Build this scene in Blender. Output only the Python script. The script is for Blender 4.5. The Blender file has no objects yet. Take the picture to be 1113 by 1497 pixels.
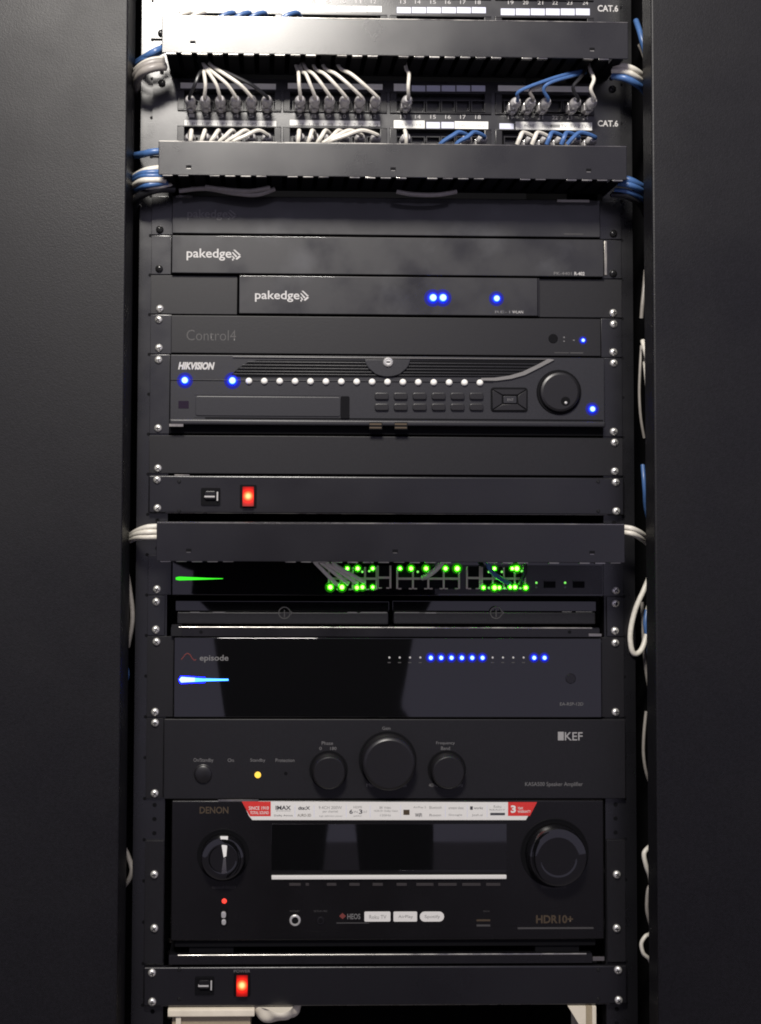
import bpy, bmesh, math, random
import numpy as np
from mathutils import Matrix, Vector
random.seed(7)
SC = bpy.context.scene
COL = SC.collection
MM = 0.001
ZO = 1764.0            # height of the rack's reference line above the floor (mm)
UH = 40.63             # one rack unit (mm)

# ------------------------------------------------------------------ camera
F_PX, CX, CY, IW, IH = 1716.0, 430.0, 640.0, 1113.0, 1497.0
PITCH, YAW, ROLL = 0.04069, -0.022895, -0.005239
CAM = np.array([-121.97, -1192.94, -213.94 + ZO])
def _rot():
    cp, sp, cy, sy, cr, sr = math.cos(PITCH), math.sin(PITCH), math.cos(YAW), math.sin(YAW), math.cos(ROLL), math.sin(ROLL)
    rx = np.array([[1, 0, 0], [0, cp, -sp], [0, sp, cp]])
    rz = np.array([[cy, -sy, 0], [sy, cy, 0], [0, 0, 1]])
    ry = np.array([[cr, 0, sr], [0, 1, 0], [-sr, 0, cr]])
    return rz @ rx @ ry
ROT = _rot()
cd = bpy.data.cameras.new('camera'); co = bpy.data.objects.new('camera', cd); COL.objects.link(co)
cd.sensor_fit = 'HORIZONTAL'; cd.sensor_width = 36; cd.lens = F_PX / IW * 36
cd.shift_x = (IW / 2 - CX) / IW; cd.shift_y = (CY - IH / 2) / IW
cd.clip_start = 0.02; cd.clip_end = 100
m = Matrix.Identity(4)
for i in range(3):
    m[i][0] = ROT[i, 0]; m[i][1] = ROT[i, 2]; m[i][2] = -ROT[i, 1]; m[i][3] = CAM[i] * MM
co.matrix_world = m
SC.camera = co

# ------------------------------------------------------------------ room light
w = bpy.data.worlds.new('World'); SC.world = w; w.use_nodes = True
bg = w.node_tree.nodes['Background']; bg.inputs[0].default_value = (0.79, 0.74, 1.0, 1); bg.inputs[1].default_value = 0.42
ld = bpy.data.lights.new('ceiling_lamp', 'AREA'); ld.shape = 'RECTANGLE'; ld.size = 0.36; ld.size_y = 0.30
ld.energy = 46; ld.color = (1.0, 0.95, 0.88)
lo = bpy.data.objects.new('ceiling_lamp', ld); COL.objects.link(lo)
lo.location = (-0.26, -1.30, ZO * MM + 0.95)
lo.rotation_euler = (math.radians(68), 0, math.radians(-4))
SC.view_settings.view_transform = 'Standard'; SC.view_settings.look = 'None'
SC.view_settings.exposure = 0; SC.view_settings.gamma = 1
SC.render.engine = 'CYCLES'
SC.cycles.use_denoising = True
SC.cycles.filter_width = 1.9
SC.cycles.max_bounces = 6
SC.cycles.sample_clamp_indirect = 4

# ------------------------------------------------------------------ placing: a measured point on a plane at depth y
def P(px, py, Y=0.0):
    d = ROT @ np.array([(px - CX) / F_PX, 1.0, (CY - py) / F_PX])
    t = (Y - CAM[1]) / d[1]
    q = CAM + d * t
    return q[0], q[2]
def P3(px, py, Y):
    x, z = P(px, py, Y); return (x, Y, z)
def zn(n): return ZO - UH * n

# ------------------------------------------------------------------ materials
def mat(name, col, rough=0.5, metal=0.0, grain=0.0, gscale=900.0, bump=0.0, bscale=1400.0, emit=None, es=0.0,
        coat=0.0, rvar=0.0, rscale=30.0, spec=0.5, trans=0.0, dust=0.0):
    M = bpy.data.materials.new(name); M.use_nodes = True
    nt = M.node_tree; b = nt.nodes['Principled BSDF']
    b.inputs['Base Color'].default_value = (*col, 1); b.inputs['Roughness'].default_value = rough
    b.inputs['Metallic'].default_value = metal; b.inputs['Specular IOR Level'].default_value = spec
    b.inputs['Coat Weight'].default_value = coat; b.inputs['Coat Roughness'].default_value = 0.05
    if trans: b.inputs['Transmission Weight'].default_value = trans
    if emit:
        b.inputs['Emission Color'].default_value = (*emit, 1); b.inputs['Emission Strength'].default_value = es
    tc = None
    def coords():
        nonlocal tc
        if tc is None: tc = nt.nodes.new('ShaderNodeNewGeometry')
        return tc.outputs['Position']
    def noise(s, det=2.0):
        n = nt.nodes.new('ShaderNodeTexNoise'); n.inputs['Scale'].default_value = s; n.inputs['Detail'].default_value = det
        nt.links.new(coords(), n.inputs['Vector']); return n.outputs['Fac']
    if grain:
        r = nt.nodes.new('ShaderNodeMapRange'); r.inputs[1].default_value = 0.25; r.inputs[2].default_value = 0.75
        r.inputs[3].default_value = 1 - grain; r.inputs[4].default_value = 1 + grain
        nt.links.new(noise(gscale, 3), r.inputs[0])
        mx = nt.nodes.new('ShaderNodeVectorMath'); mx.operation = 'SCALE'; mx.inputs[0].default_value = col
        nt.links.new(r.outputs[0], mx.inputs['Scale']); nt.links.new(mx.outputs[0], b.inputs['Base Color'])
    if rvar:
        r = nt.nodes.new('ShaderNodeMapRange'); r.inputs[1].default_value = 0.3; r.inputs[2].default_value = 0.7
        r.inputs[3].default_value = max(0.02, rough - rvar); r.inputs[4].default_value = rough + rvar
        nt.links.new(noise(rscale, 5), r.inputs[0]); nt.links.new(r.outputs[0], b.inputs['Roughness'])
    if dust:
        r = nt.nodes.new('ShaderNodeMapRange'); r.inputs[1].default_value = 0.54; r.inputs[2].default_value = 0.72
        nt.links.new(noise(17, 6), r.inputs[0])
        mx = nt.nodes.new('ShaderNodeMix'); mx.data_type = 'RGBA'; mx.inputs[6].default_value = (*col, 1)
        mx.inputs[7].default_value = (dust, dust * 1.02, dust * 1.12, 1)
        nt.links.new(r.outputs[0], mx.inputs[0]); nt.links.new(mx.outputs[2], b.inputs['Base Color'])
    if bump:
        bp = nt.nodes.new('ShaderNodeBump'); bp.inputs['Strength'].default_value = bump; bp.inputs['Distance'].default_value = 0.0004
        nt.links.new(noise(bscale, 2), bp.inputs['Height']); nt.links.new(bp.outputs[0], b.inputs['Normal'])
    return M
M = {}
M['powder'] = mat('black_powder_coat', (0.006, 0.0058, 0.0072), 0.30, grain=.3, gscale=700, bump=.16, bscale=1000, rvar=.04, rscale=14, spec=.70)
M['rail'] = mat('black_rail_paint', (0.006, 0.006, 0.0072), 0.29, grain=.2, bump=.06, bscale=700, rvar=.04, spec=.85)
M['matte'] = mat('matte_black_metal', (0.0085, 0.0082, 0.0098), 0.45, grain=.3, gscale=800, bump=.16, bscale=1100, spec=.42)
M['gloss'] = mat('gloss_black_acrylic', (0.004, 0.004, 0.0045), 0.025, rvar=.015, rscale=22, spec=.9)
M['haze_gloss'] = mat('handled_gloss_black', (0.010, 0.0098, 0.0105), 0.40, coat=.6, rvar=.14, rscale=20, dust=.032)
M['satin'] = mat('satin_black_plastic', (0.008, 0.0075, 0.009), 0.3, grain=.2, gscale=800, bump=.06, bscale=1200, rvar=.05)
M['avr'] = mat('receiver_black_plastic', (0.005, 0.0046, 0.005), 0.26, grain=.3, gscale=900, rvar=.06, rscale=18, spec=.4)
M['nvr'] = mat('charcoal_plastic', (0.016, 0.016, 0.019), 0.40, grain=.25, gscale=800, bump=.1, bscale=1200)
M['nvr_light'] = mat('grey_trim_plastic', (0.17, 0.165, 0.16), 0.35, grain=.15)
M['black'] = mat('flat_black', (0.004, 0.004, 0.005), 0.7, spec=.1)
M['knob'] = mat('black_knob', (0.008, 0.0075, 0.0085), 0.38, bump=.06)
M['side'] = mat('textured_dark_panel', (0.0035, 0.0032, 0.0043), 0.50, grain=.5, gscale=420, bump=.36, bscale=850, rvar=.08, rscale=7, spec=.36)
M['inside'] = mat('cabinet_inside', (0.004, 0.004, 0.005), 0.9, spec=.1)
M['floor'] = mat('pale_carpet', (0.30, 0.28, 0.26), 0.9, grain=.3, gscale=160)
M['steel'] = mat('bright_steel', (0.82, 0.81, 0.77), 0.38, .75, rvar=.08, rscale=200)
M['dull_steel'] = mat('dull_steel', (0.42, 0.40, 0.36), 0.35, 1.0, rvar=.08, rscale=120)
M['edge'] = mat('edge_glint_metal', (0.34, 0.33, 0.31), 0.30, 1.0, rvar=.14, rscale=60)  # bright metal put on painted edges to imitate the lamp's glint
M['blackscrew'] = mat('black_screw', (0.03, 0.03, 0.03), 0.25, 0.6)
M['cable'] = mat('white_cable_jacket', (0.64, 0.61, 0.54), 0.42, grain=.12, gscale=300)
M['cable_grey'] = mat('grey_cable_jacket', (0.27, 0.25, 0.23), 0.4, grain=.12, gscale=300)
M['cable_blue'] = mat('blue_cable_jacket', (0.055, 0.125, 0.30), 0.36, grain=.12, gscale=300)
M['cable_black'] = mat('black_cable_jacket', (0.012, 0.012, 0.014), 0.35)
M['boot'] = mat('clear_grey_plug', (0.50, 0.485, 0.48), 0.12, grain=.12, gscale=250, coat=.5)
M['label'] = mat('white_label_paper', (0.82, 0.82, 0.78), 0.6, grain=.05)
M['label_b'] = mat('bluish_label_paper', (0.60, 0.62, 0.74), 0.55, grain=.05)
M['ink'] = mat('white_ink', (0.46, 0.45, 0.44), 0.5)
M['ink_soft'] = mat('soft_white_ink', (0.30, 0.295, 0.29), 0.5)
M['ink_grey'] = mat('grey_ink', (0.15, 0.147, 0.145), 0.5)
M['ink_dim'] = mat('dim_ink', (0.055, 0.053, 0.052), 0.5)
M['button_dim'] = mat('dim_button', (0.030, 0.026, 0.026), 0.5)
M['ink_dark'] = mat('dark_ink', (0.05, 0.05, 0.055), 0.6)
M['ink_mid'] = mat('mid_grey_ink', (0.26, 0.26, 0.25), 0.6)
M['ink_red'] = mat('red_ink', (0.16, 0.035, 0.03), 0.5)
M['ink_gold'] = mat('gold_ink', (0.07, 0.05, 0.03), 0.5, 0.2)
M['sticker_red'] = mat('red_sticker', (0.60, 0.035, 0.03), 0.4, grain=.06)
M['sticker'] = mat('white_sticker', (0.70, 0.69, 0.65), 0.4, grain=.03)
M['port'] = mat('port_metal', (0.52, 0.47, 0.39), 0.4, .1)
M['dot'] = mat('frosted_white_lens', (0.80, 0.79, 0.74), 0.3)
M['purple'] = mat('infrared_window', (0.012, 0.006, 0.014), 0.15)
M['cream'] = mat('cream_plastic', (0.78, 0.71, 0.57), 0.55, grain=.08, gscale=60)
M['tan'] = mat('tan_plastic', (0.36, 0.30, 0.20), 0.6, grain=.1)
M['cloth'] = mat('crumpled_white_bag', (0.70, 0.65, 0.54), 0.5, bump=.2, bscale=60)
def em(name, col, s): return mat(name, (0.02, 0.02, 0.02), 0.3, emit=col, es=s)
M['blue_core'] = em('blue_light_core', (0.55, 0.85, 1.0), 1.6)
M['blue_ring'] = em('blue_light', (0.004, 0.03, 1.0), 14)
def halo_mat(name, col, s):  # faint emission for the painted bloom halo around each light
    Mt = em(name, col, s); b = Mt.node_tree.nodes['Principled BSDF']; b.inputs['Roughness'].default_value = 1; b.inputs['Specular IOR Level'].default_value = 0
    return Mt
M['blue_bezel'] = halo_mat('blue_light_bezel', (0.0, 0.014, 1.0), .8)  # inner bloom halo of the blue lights, no real bezel
M['blue_rim'] = halo_mat('blue_bezel_rim', (0.004, 0.016, 1.0), .26); M['green_rim'] = halo_mat('green_bezel_rim', (0.06, 1.0, 0.0), .14)  # outer bloom halos, no real rims
M['green_bezel'] = halo_mat('green_light_bezel', (0.10, 1.0, 0.0), .42)  # inner bloom halo of the green lights, no real bezel
M['blue_soft'] = em('small_blue_light', (0.02, 0.13, 1.0), 3.5)
M['green_core'] = em('green_light_core', (0.90, 1.0, 0.50), 1.5)
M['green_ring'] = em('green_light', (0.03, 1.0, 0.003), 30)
M['yellow_core'] = em('yellow_green_light_core', (1.0, 1.0, 0.45), 1.3)
M['amber'] = em('amber_light', (1.0, 0.60, 0.07), 1.5)
M['red_core'] = em('red_switch_core', (1.0, 0.36, 0.12), 3.0)
M['red_ring'] = em('red_switch_lit', (1.0, 0.03, 0.012), 1.0)
def lit_plastic(name, cen, rad):
    Mt = mat(name, (0.12, 0.004, 0.003), 0.35, spec=.15); nt = Mt.node_tree; b = nt.nodes['Principled BSDF']
    g = nt.nodes.new('ShaderNodeNewGeometry'); d = nt.nodes.new('ShaderNodeVectorMath'); d.operation = 'DISTANCE'
    d.inputs[1].default_value = cen; nt.links.new(g.outputs['Position'], d.inputs[0])
    mr = nt.nodes.new('ShaderNodeMapRange'); mr.inputs[2].default_value = rad; nt.links.new(d.outputs['Value'], mr.inputs[0])
    cr = nt.nodes.new('ShaderNodeValToRGB'); e = cr.color_ramp.elements
    e[0].position = 0; e[0].color = (1, .72, .30, 1); e[1].position = 1; e[1].color = (.05, .001, .001, 1)
    for ps, cl in ((.16, (1, .62, .22, 1)), (.30, (1, .20, .05, 1)), (.46, (.80, .016, .008, 1)), (.75, (.28, .004, .003, 1))):
        k = e.new(ps); k.color = cl
    nt.links.new(mr.outputs[0], cr.inputs[0]); nt.links.new(cr.outputs[0], b.inputs['Emission Color']); b.inputs['Emission Strength'].default_value = 1.5
    return Mt
M['red_led'] = em('red_light', (1.0, 0.05, 0.03), 1.6)

# ------------------------------------------------------------------ mesh helpers
class MB:
    def __init__(s): s.bm = bmesh.new()
    def _bev(s, geom_edges, b, seg=2):
        if b > 0: bmesh.ops.bevel(s.bm, geom=geom_edges, offset=b, segments=seg, profile=0.6, affect='EDGES', clamp_overlap=True)
    def box(s, x0, x1, y0, y1, z0, z1, b=0.0, seg=2):
        if x0 > x1: x0, x1 = x1, x0
        if y0 > y1: y0, y1 = y1, y0
        if z0 > z1: z0, z1 = z1, z0
        v = [s.bm.verts.new(c) for c in ((x0, y0, z0), (x1, y0, z0), (x1, y1, z0), (x0, y1, z0), (x0, y0, z1), (x1, y0, z1), (x1, y1, z1), (x0, y1, z1))]
        fs = [s.bm.faces.new([v[i] for i in f]) for f in ((0, 1, 5, 4), (1, 2, 6, 5), (2, 3, 7, 6), (3, 0, 4, 7), (4, 5, 6, 7), (3, 2, 1, 0))]
        s._bev(list({e for f in fs for e in f.edges}), b, seg); return s
    def pbox(s, a, c, yf, yb, b=0.0, seg=2):
        """box whose front face at depth yf spans measured corners a (top left) and c (bottom right)"""
        x0, z1 = P(a[0], a[1], yf); x1, z0 = P(c[0], c[1], yf)
        return s.box(x0, x1, yf, yb, z0, z1, b, seg)
    def prism(s, pts, y0, y1, b=0.0):
        """polygon in x,z (counter-clockwise seen from the front) from front depth y0 to back y1"""
        f = [s.bm.verts.new((x, y0, z)) for x, z in pts]; k = [s.bm.verts.new((x, y1, z)) for x, z in pts]
        n = len(pts); fs = [s.bm.faces.new(f), s.bm.faces.new(k[::-1])]
        for i in range(n): fs.append(s.bm.faces.new([f[i], k[i], k[(i + 1) % n], f[(i + 1) % n]]))
        if b > 0: s._bev(list(fs[0].edges), b)
        return s
    def lathe(s, x, z, prof, seg=24, cap=True):
        """profile of (radius, y) turned about the front-back axis through x,z; first and last are capped"""
        rings = []
        for r, y in prof:
            if r < 1e-6: rings.append([s.bm.verts.new((x, y, z))])
            else: rings.append([s.bm.verts.new((x + r * math.cos(2 * math.pi * i / seg), y, z + r * math.sin(2 * math.pi * i / seg))) for i in range(seg)])
        for a, c in zip(rings, rings[1:]):
            for i in range(seg):
                j = (i + 1) % seg
                if len(a) == 1 and len(c) == 1: continue
                if len(a) == 1: s.bm.faces.new([a[0], c[j], c[i]])
                elif len(c) == 1: s.bm.faces.new([a[i], a[j], c[0]])
                else: s.bm.faces.new([a[i], a[j], c[j], c[i]])
        for ring in (rings[0], rings[-1]) if cap else ():
            if len(ring) > 1: s.bm.faces.new(ring)
        return s
    def tube(s, pts, r, seg=8, sub=5):
        pts = [Vector(p) for p in pts]
        q = []
        for i in range(len(pts) - 1):
            p0, p1, p2, p3 = pts[max(i - 1, 0)], pts[i], pts[i + 1], pts[min(i + 2, len(pts) - 1)]
            for k in range(sub):
                t = k / sub
                q.append(0.5 * ((2 * p1) + (p2 - p0) * t + (2 * p0 - 5 * p1 + 4 * p2 - p3) * t * t + (3 * p1 - p0 - 3 * p2 + p3) * t ** 3))
        q.append(pts[-1])
        n = len(q); up = Vector((0.13, 0.31, 0.94)); rings = []
        for i in range(n):
            t = (q[min(i + 1, n - 1)] - q[max(i - 1, 0)]).normalized()
            a = t.cross(up)
            if a.length < 1e-3: a = t.cross(Vector((1, 0, 0)))
            a.normalize(); up = a.cross(t)
            rr = r(i / (n - 1)) if callable(r) else r
            rings.append([s.bm.verts.new(q[i] + rr * (math.cos(2 * math.pi * k / seg) * a + math.sin(2 * math.pi * k / seg) * up)) for k in range(seg)])
        for a, c in zip(rings, rings[1:]):
            for k in range(seg): s.bm.faces.new([a[k], a[(k + 1) % seg], c[(k + 1) % seg], c[k]])
        s.bm.faces.new(rings[0][::-1]); s.bm.faces.new(rings[-1]); return s
    def mesh(s, name, m, origin=(0, 0, 0)):
        bmesh.ops.recalc_face_normals(s.bm, faces=s.bm.faces)
        for v in s.bm.verts: v.co = (v.co - Vector(origin)) * MM
        me = bpy.data.meshes.new(name); s.bm.to_mesh(me); s.bm.free()
        me.materials.append(M[m] if isinstance(m, str) else m)
        sm = []
        for p in me.polygons:
            n_ = p.normal
            sm.append(not (abs(n_.y) > .9999 or (max(abs(n_.x), abs(n_.z)) > .9999 and p.area > 6e-5)))
        me.set_sharp_from_angle(angle=math.radians(38))
        me.polygons.foreach_set('use_smooth', sm)
        return me
def origin_of(o):
    v = Vector((0, 0, 0))
    while o is not None: v += Vector(o.location) / MM; o = o.parent
    return v
def link(name, me, parent=None, loc=(0, 0, 0), label=None, kind=None):
    o = bpy.data.objects.new(name, me); COL.objects.link(o)
    o.location = Vector(loc) * MM
    if parent is not None: o.parent = parent
    if label: o['label'] = label
    if kind: o['kind'] = kind
    return o
def part(name, mb, m, parent, label=None, kind=None):
    return link(name, mb.mesh(name, m, origin_of(parent)), parent, label=label, kind=kind)
def thing(name, label, cat, loc, group=None):
    o = bpy.data.objects.new(name, None); COL.objects.link(o); o.location = Vector(loc) * MM; o.empty_display_size = 0.02
    o['label'] = label; o['category'] = cat
    if group: o['group'] = group
    return o
def solo(name, mb, m, label, cat, loc, group=None):
    o = link(name, mb.mesh(name, m, loc), None, loc); o['label'] = label; o['category'] = cat
    if group: o['group'] = group
    return o
def struct(name, mb, m):
    o = link(name, mb.mesh(name, m)); o['kind'] = 'structure'; return o
def at_part(name, me, parent, pos, label=None):
    """a piece that shares mesh data, put at a world position (mm) under its parent"""
    return link(name, me, parent, Vector(pos) - origin_of(parent), label)

def text_mesh(s, bold=0.0, shear=0.0, space=1.0):
    c = bpy.data.curves.new('lettering', 'FONT'); c.body = s; c.size = 1; c.offset = bold; c.shear = shear; c.space_character = space
    c.resolution_u = 3; c.extrude = 0.0
    o = bpy.data.objects.new('lettering', c); COL.objects.link(o)
    bpy.context.view_layer.update()
    me = bpy.data.meshes.new_from_object(o.evaluated_get(bpy.context.evaluated_depsgraph_get()))
    bpy.data.objects.remove(o); bpy.data.curves.remove(c)
    return me
def text(s, box, Y, m, parent, name='lettering', bold=0.0, shear=0.0, space=1.0, label=None, thick=0.12):
    """flat print filling the measured box (x0,y0,x1,y1) at depth Y"""
    me = text_mesh(s, bold, shear, space)
    n = len(me.vertices)
    if n == 0: return None
    co = np.zeros(n * 3); me.vertices.foreach_get('co', co); co = co.reshape(-1, 3)
    mn, mx = co.min(0), co.max(0)
    x0, z1 = P(box[0], box[1], Y); x1, z0 = P(box[2], box[3], Y)
    og = origin_of(parent)
    out = np.empty_like(co)
    out[:, 0] = (x0 + (co[:, 0] - mn[0]) / max(mx[0] - mn[0], 1e-6) * (x1 - x0) - og[0]) * MM
    out[:, 2] = (z0 + (co[:, 1] - mn[1]) / max(mx[1] - mn[1], 1e-6) * (z1 - z0) - og[2]) * MM
    out[:, 1] = (Y - thick - og[1]) * MM
    me.vertices.foreach_set('co', out.ravel()); me.materials.clear(); me.materials.append(M[m]); me.update()
    return link(name, me, parent, label=label)
def flat(name, boxes, Y, m, parent, label=None, t=0.15):
    mb = MB()
    for b in boxes: mb.pbox(b[:2], b[2:], Y - t, Y - 0.02)
    return part(name, mb, m, parent, label)
def rbox(cx, cz, w, h, r, n=4):
    pts = []
    for (sx, sz, a0) in ((1, 1, 0), (-1, 1, 90), (-1, -1, 180), (1, -1, 270)):
        for k in range(n + 1):
            a = math.radians(a0 + 90 * k / n)
            pts.append((cx + sx * (w / 2 - r) + r * math.cos(a), cz + sz * (h / 2 - r) + r * math.sin(a)))
    return pts
def prbox(mb, a, c, yf, yb, r=1.5, b=0.0):
    x0, z1 = P(a[0], a[1], yf); x1, z0 = P(c[0], c[1], yf)
    return mb.prism(rbox((x0 + x1) / 2, (z0 + z1) / 2, x1 - x0, z1 - z0, r), yf, yb, b)

# shared small pieces ------------------------------------------------
def screw_mesh(m, r=3.9):
    mb = MB(); mb.lathe(0, 0, [(0, -3.1), (r * .45, -2.95), (r * .8, -2.3), (r, -1.1), (r, 0)], 16)
    me = mb.mesh('screw', m)
    b2 = bmesh.new(); b2.from_mesh(me)
    # cross slot and washer as raised-in geometry of the same mesh
    mb2 = MB(); mb2.bm.free(); mb2.bm = bmesh.new()
    mb2.box(-2.1, 2.1, -3.25, -2.7, -.42, .42); mb2.box(-.42, .42, -3.22, -2.7, -2.1, 2.1)
    me2 = mb2.mesh('slot', 'black')
    nf = len(b2.faces); b2.from_mesh(me2)
    b2.faces.ensure_lookup_table()
    for f in b2.faces[nf:]: f.material_index = 1
    b2.to_mesh(me); b2.free(); me.materials.append(M['black'])
    return me
SCREW = screw_mesh('steel'); SCREW_B = screw_mesh('blackscrew')
def screw(parent, px, py, Y=-3.0, kind=SCREW, dz=0):
    x, z = P(px, py, Y)
    o = at_part('screw', kind, parent, (x, Y, z))
    o.rotation_euler = (random.uniform(-.12, .12), random.uniform(0, 1.5), random.uniform(-.12, .12))
    return o
def led_meshes(core, ring, r):
    a = MB().lathe(0, 0, [(0, -r * 1.3), (r * .4, -r * 1.22), (r * .72, -r * .98), (r * .84, -r * .7), (r * .84, 0)], 14).mesh('light_core', core)
    b = MB().lathe(0, 0, [(r * .82, -r * .78), (r * .92, -r * .72), (r, -r * .5), (r, 0)], 14).mesh('indicator_light', ring)
    hue = 'blue' if 'blue' in ring else 'green'
    c = MB().lathe(0, 0, [(r * 1.0, -r * .32), (r * 1.25, -r * .26), (r * 1.55, -r * .14)], 20, False).mesh('glow_halo', hue + '_bezel')  # glowing rings imitate lens bloom; the lights have no such collars
    d = MB().lathe(0, 0, [(r * 1.55, -r * .14), (r * 1.9, -r * .08), (r * 2.25, -.03)], 20, False).mesh('outer_halo', hue + '_rim')
    return a, b, c, d
LEDS = {}
def led(parent, px, py, Y, r, core='blue_core', ring='blue_ring', label=None):
    k = (core, ring, r)
    if k not in LEDS: LEDS[k] = led_meshes(core, ring, r)
    a, b, c, d = LEDS[k]; x, z = P(px, py, Y)
    o = at_part('indicator_light', b, parent, (x, Y, z), label)
    link('light_core', a, o); link('glow_halo', c, o); link('outer_halo', d, o)
    return o
def hole_mesh(r): return MB().lathe(0, 0, [(0, -.1), (r, -.1), (r, .3)], 12).mesh('hole', 'black')
HOLE = hole_mesh(1.7)

# ================================================================== SETTING
struct('floor', MB().box(-4000, 4000, -4000, 3000, -40, 0), 'floor')
def side_panel(px_edge_top, px_edge_bot, side, label, yf, yb):
    t = thing('equipment_cabinet', label, 'cabinet panel', ((-600 if side < 0 else 600), yf, 0))
    xe = 0.5 * (P(px_edge_top, 0, yf)[0] + P(px_edge_bot, 1497, yf)[0])
    far = xe + side * 520
    part('front_face', MB().box(xe, far, yf, yb, 0, 2350, 2.0, 3), 'side', t)
    part('inner_wall', MB().box(xe + side * 30, xe + side * 45, yb, 620, 0, 2350), 'inside', t)
    return t
side_panel(185, 173, -1, 'broad dark grey textured cabinet panel left of the rack', -70, -4)
side_panel(958, 957, 1, 'broad dark grey textured cabinet panel right of the rack', -70, -42)
struct('back_wall', MB().box(-900, 900, 620, 660, 0, 2350), 'inside')
struct('cabinet_roof', MB().box(-900, 900, -2, 620, 2350, 2380), 'inside')

# rack frame
rack = thing('equipment_rack', 'black steel rack frame with two drilled front rails', 'rack', (0, 0, 0))
for s in (-1, 1):
    mb = MB(); mb.box(s * 222, s * 254, 0, 2.2, 0, 2340, .5); mb.box(s * 251.5, s * 254, 2.2, 48, 0, 2340)
    mb.box(s * 222, s * 224.4, 2.2, 16, 0, 2340)
    r = part('front_rail', mb, 'rail', rack)
    hb = MB()
    for n in range(-11, 24):
        hb.lathe(s * 242.5, zn(n), [(0, -.25), (1.7, -.25), (1.7, .1)], 10)
        for d in (6.35, 20.3, 34.3): hb.lathe(s * 232.5, zn(n) - d, [(0, -.2), (2.2, -.2), (2.2, .1)], 10)
    part('drilled_holes', hb, 'black', r, kind='stuff')
    mb = MB(); mb.box(s * 214, s * 217, 60, 110, 0, 2340); mb.box(s * 217, s * 250, 108, 110, 0, 2340)
    r2 = part('rear_rail', mb, 'inside', rack)
    hb = MB()
    for n in range(12, 24):
        for d in (5, 18.5, 32): hb.lathe(s * 224.5, zn(n) - d, [(0, 106.5), (2.8, 106.5), (2.8, 108.2)], 12)
    part('bright_hole_discs', hb, 'dull_steel', r2, kind='stuff')  # pale discs stand in for rail holes with the bright wall showing through

# ================================================================== RACK UNITS
XE0, XE1 = -241.3, 241.3
def ears(t, n0, n1, m='rail', x_in=222, yf=-2.6, gap=.5, name='ear'):
    for s in (-1, 1):
        part(name, MB().box(s * x_in, s * 241.3, yf, -.15, zn(n1) + gap, zn(n0) - gap, .4), m, t)
def screws_lr(t, rows, kind=SCREW, Y=-2.6, xs=(-232.5, 232.5)):
    for n, d in rows:
        for x in xs:
            o = at_part('screw', kind, t, (x + random.uniform(-.6, .6), Y, zn(n) - d + random.uniform(-.5, .5)))
            o.rotation_euler = (random.uniform(-.15, .15), random.uniform(0, 1.5), random.uniform(-.15, .15))
TOP, BOT = 5.8, 34.8     # screw offsets within a unit

# ---- cable managers
FING = None
def manager(label, py0, py1, px0, px1, Y, holes, bottom=True):
    x0, z1 = P(px0, py0, Y); x1, z0 = P(px1, py1, Y)
    t = thing('cable_manager', label, 'cable manager', ((x0 + x1) / 2, -2, (z0 + z1) / 2), 'horizontal cable managers')
    part('cover', MB().box(x0, x1, Y, Y + 1.6, z0, z1, .7, 3), 'powder', t)
    part('top_edge_glint', MB().tube([(x0 + .5, Y + .5, z1 + .1), (x1 - .5, Y + .5, z1 + .1)], .75, 10, 24), 'edge', t)  # metal bead added along the edge to give its bright glint
    part('top_plate', MB().box(x0 + 1, x1 - 1, Y + 1.7, -3.3, z1 - 1.8, z1 - .4), 'black', t)
    part('back_plate', MB().box(x0 + 3, x1 - 3, -3.2, -1, z0 + .5, z1 - .5), 'black', t)
    # fingers: lower and upper comb
    fm = MB().box(-5.2, 5.2, Y + 1.7, -3.3, -.8, .8, .4).mesh('finger', 'black')
    tip = MB().box(-5.0, 5.0, Y + .3, Y + 5, -1.0, .6, .4).mesh('finger_tip', 'edge')
    n = 30
    for i in range(n):
        x = x0 + 9 + (x1 - x0 - 18) * i / (n - 1)
        at_part('finger', fm, t, (x, 0, z0 + 1.0))
        if random.random() < .72:
            at_part('finger_tip', tip, t, (x, 0, z0 + .1 + random.uniform(-.3, .3)))
    for hx, hy in holes:
        hb = MB(); xx, zz = P(hx, hy, Y); hb.box(xx - 2.6, xx + 2.6, Y - .12, Y + .3, zz - 1.8, zz + 1.8)
        c = part('slot', hb, 'black', t)
        lb = MB(); lb.box(xx - 2.2, xx + 2.0, Y - .2, Y - .13, zz - 1.8, zz - 1.2); part('slot_edge', lb, 'edge', c)
    return t
YM = -60
manager('topmost black cable manager bar, brightly lit at its left end', 23, 86, 237, 919, YM, [(282, 62), (866, 72)])
manager('black cable manager bar with three small holes, under the second patch panel', 206, 263, 232, 917, YM, [(276, 244), (575, 247), (861, 249)])
manager('lowest black cable manager bar above the switch with green lights', 764, 823, 229, 914, YM, [(276, 805), (578, 806), (866, 808)])

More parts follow.
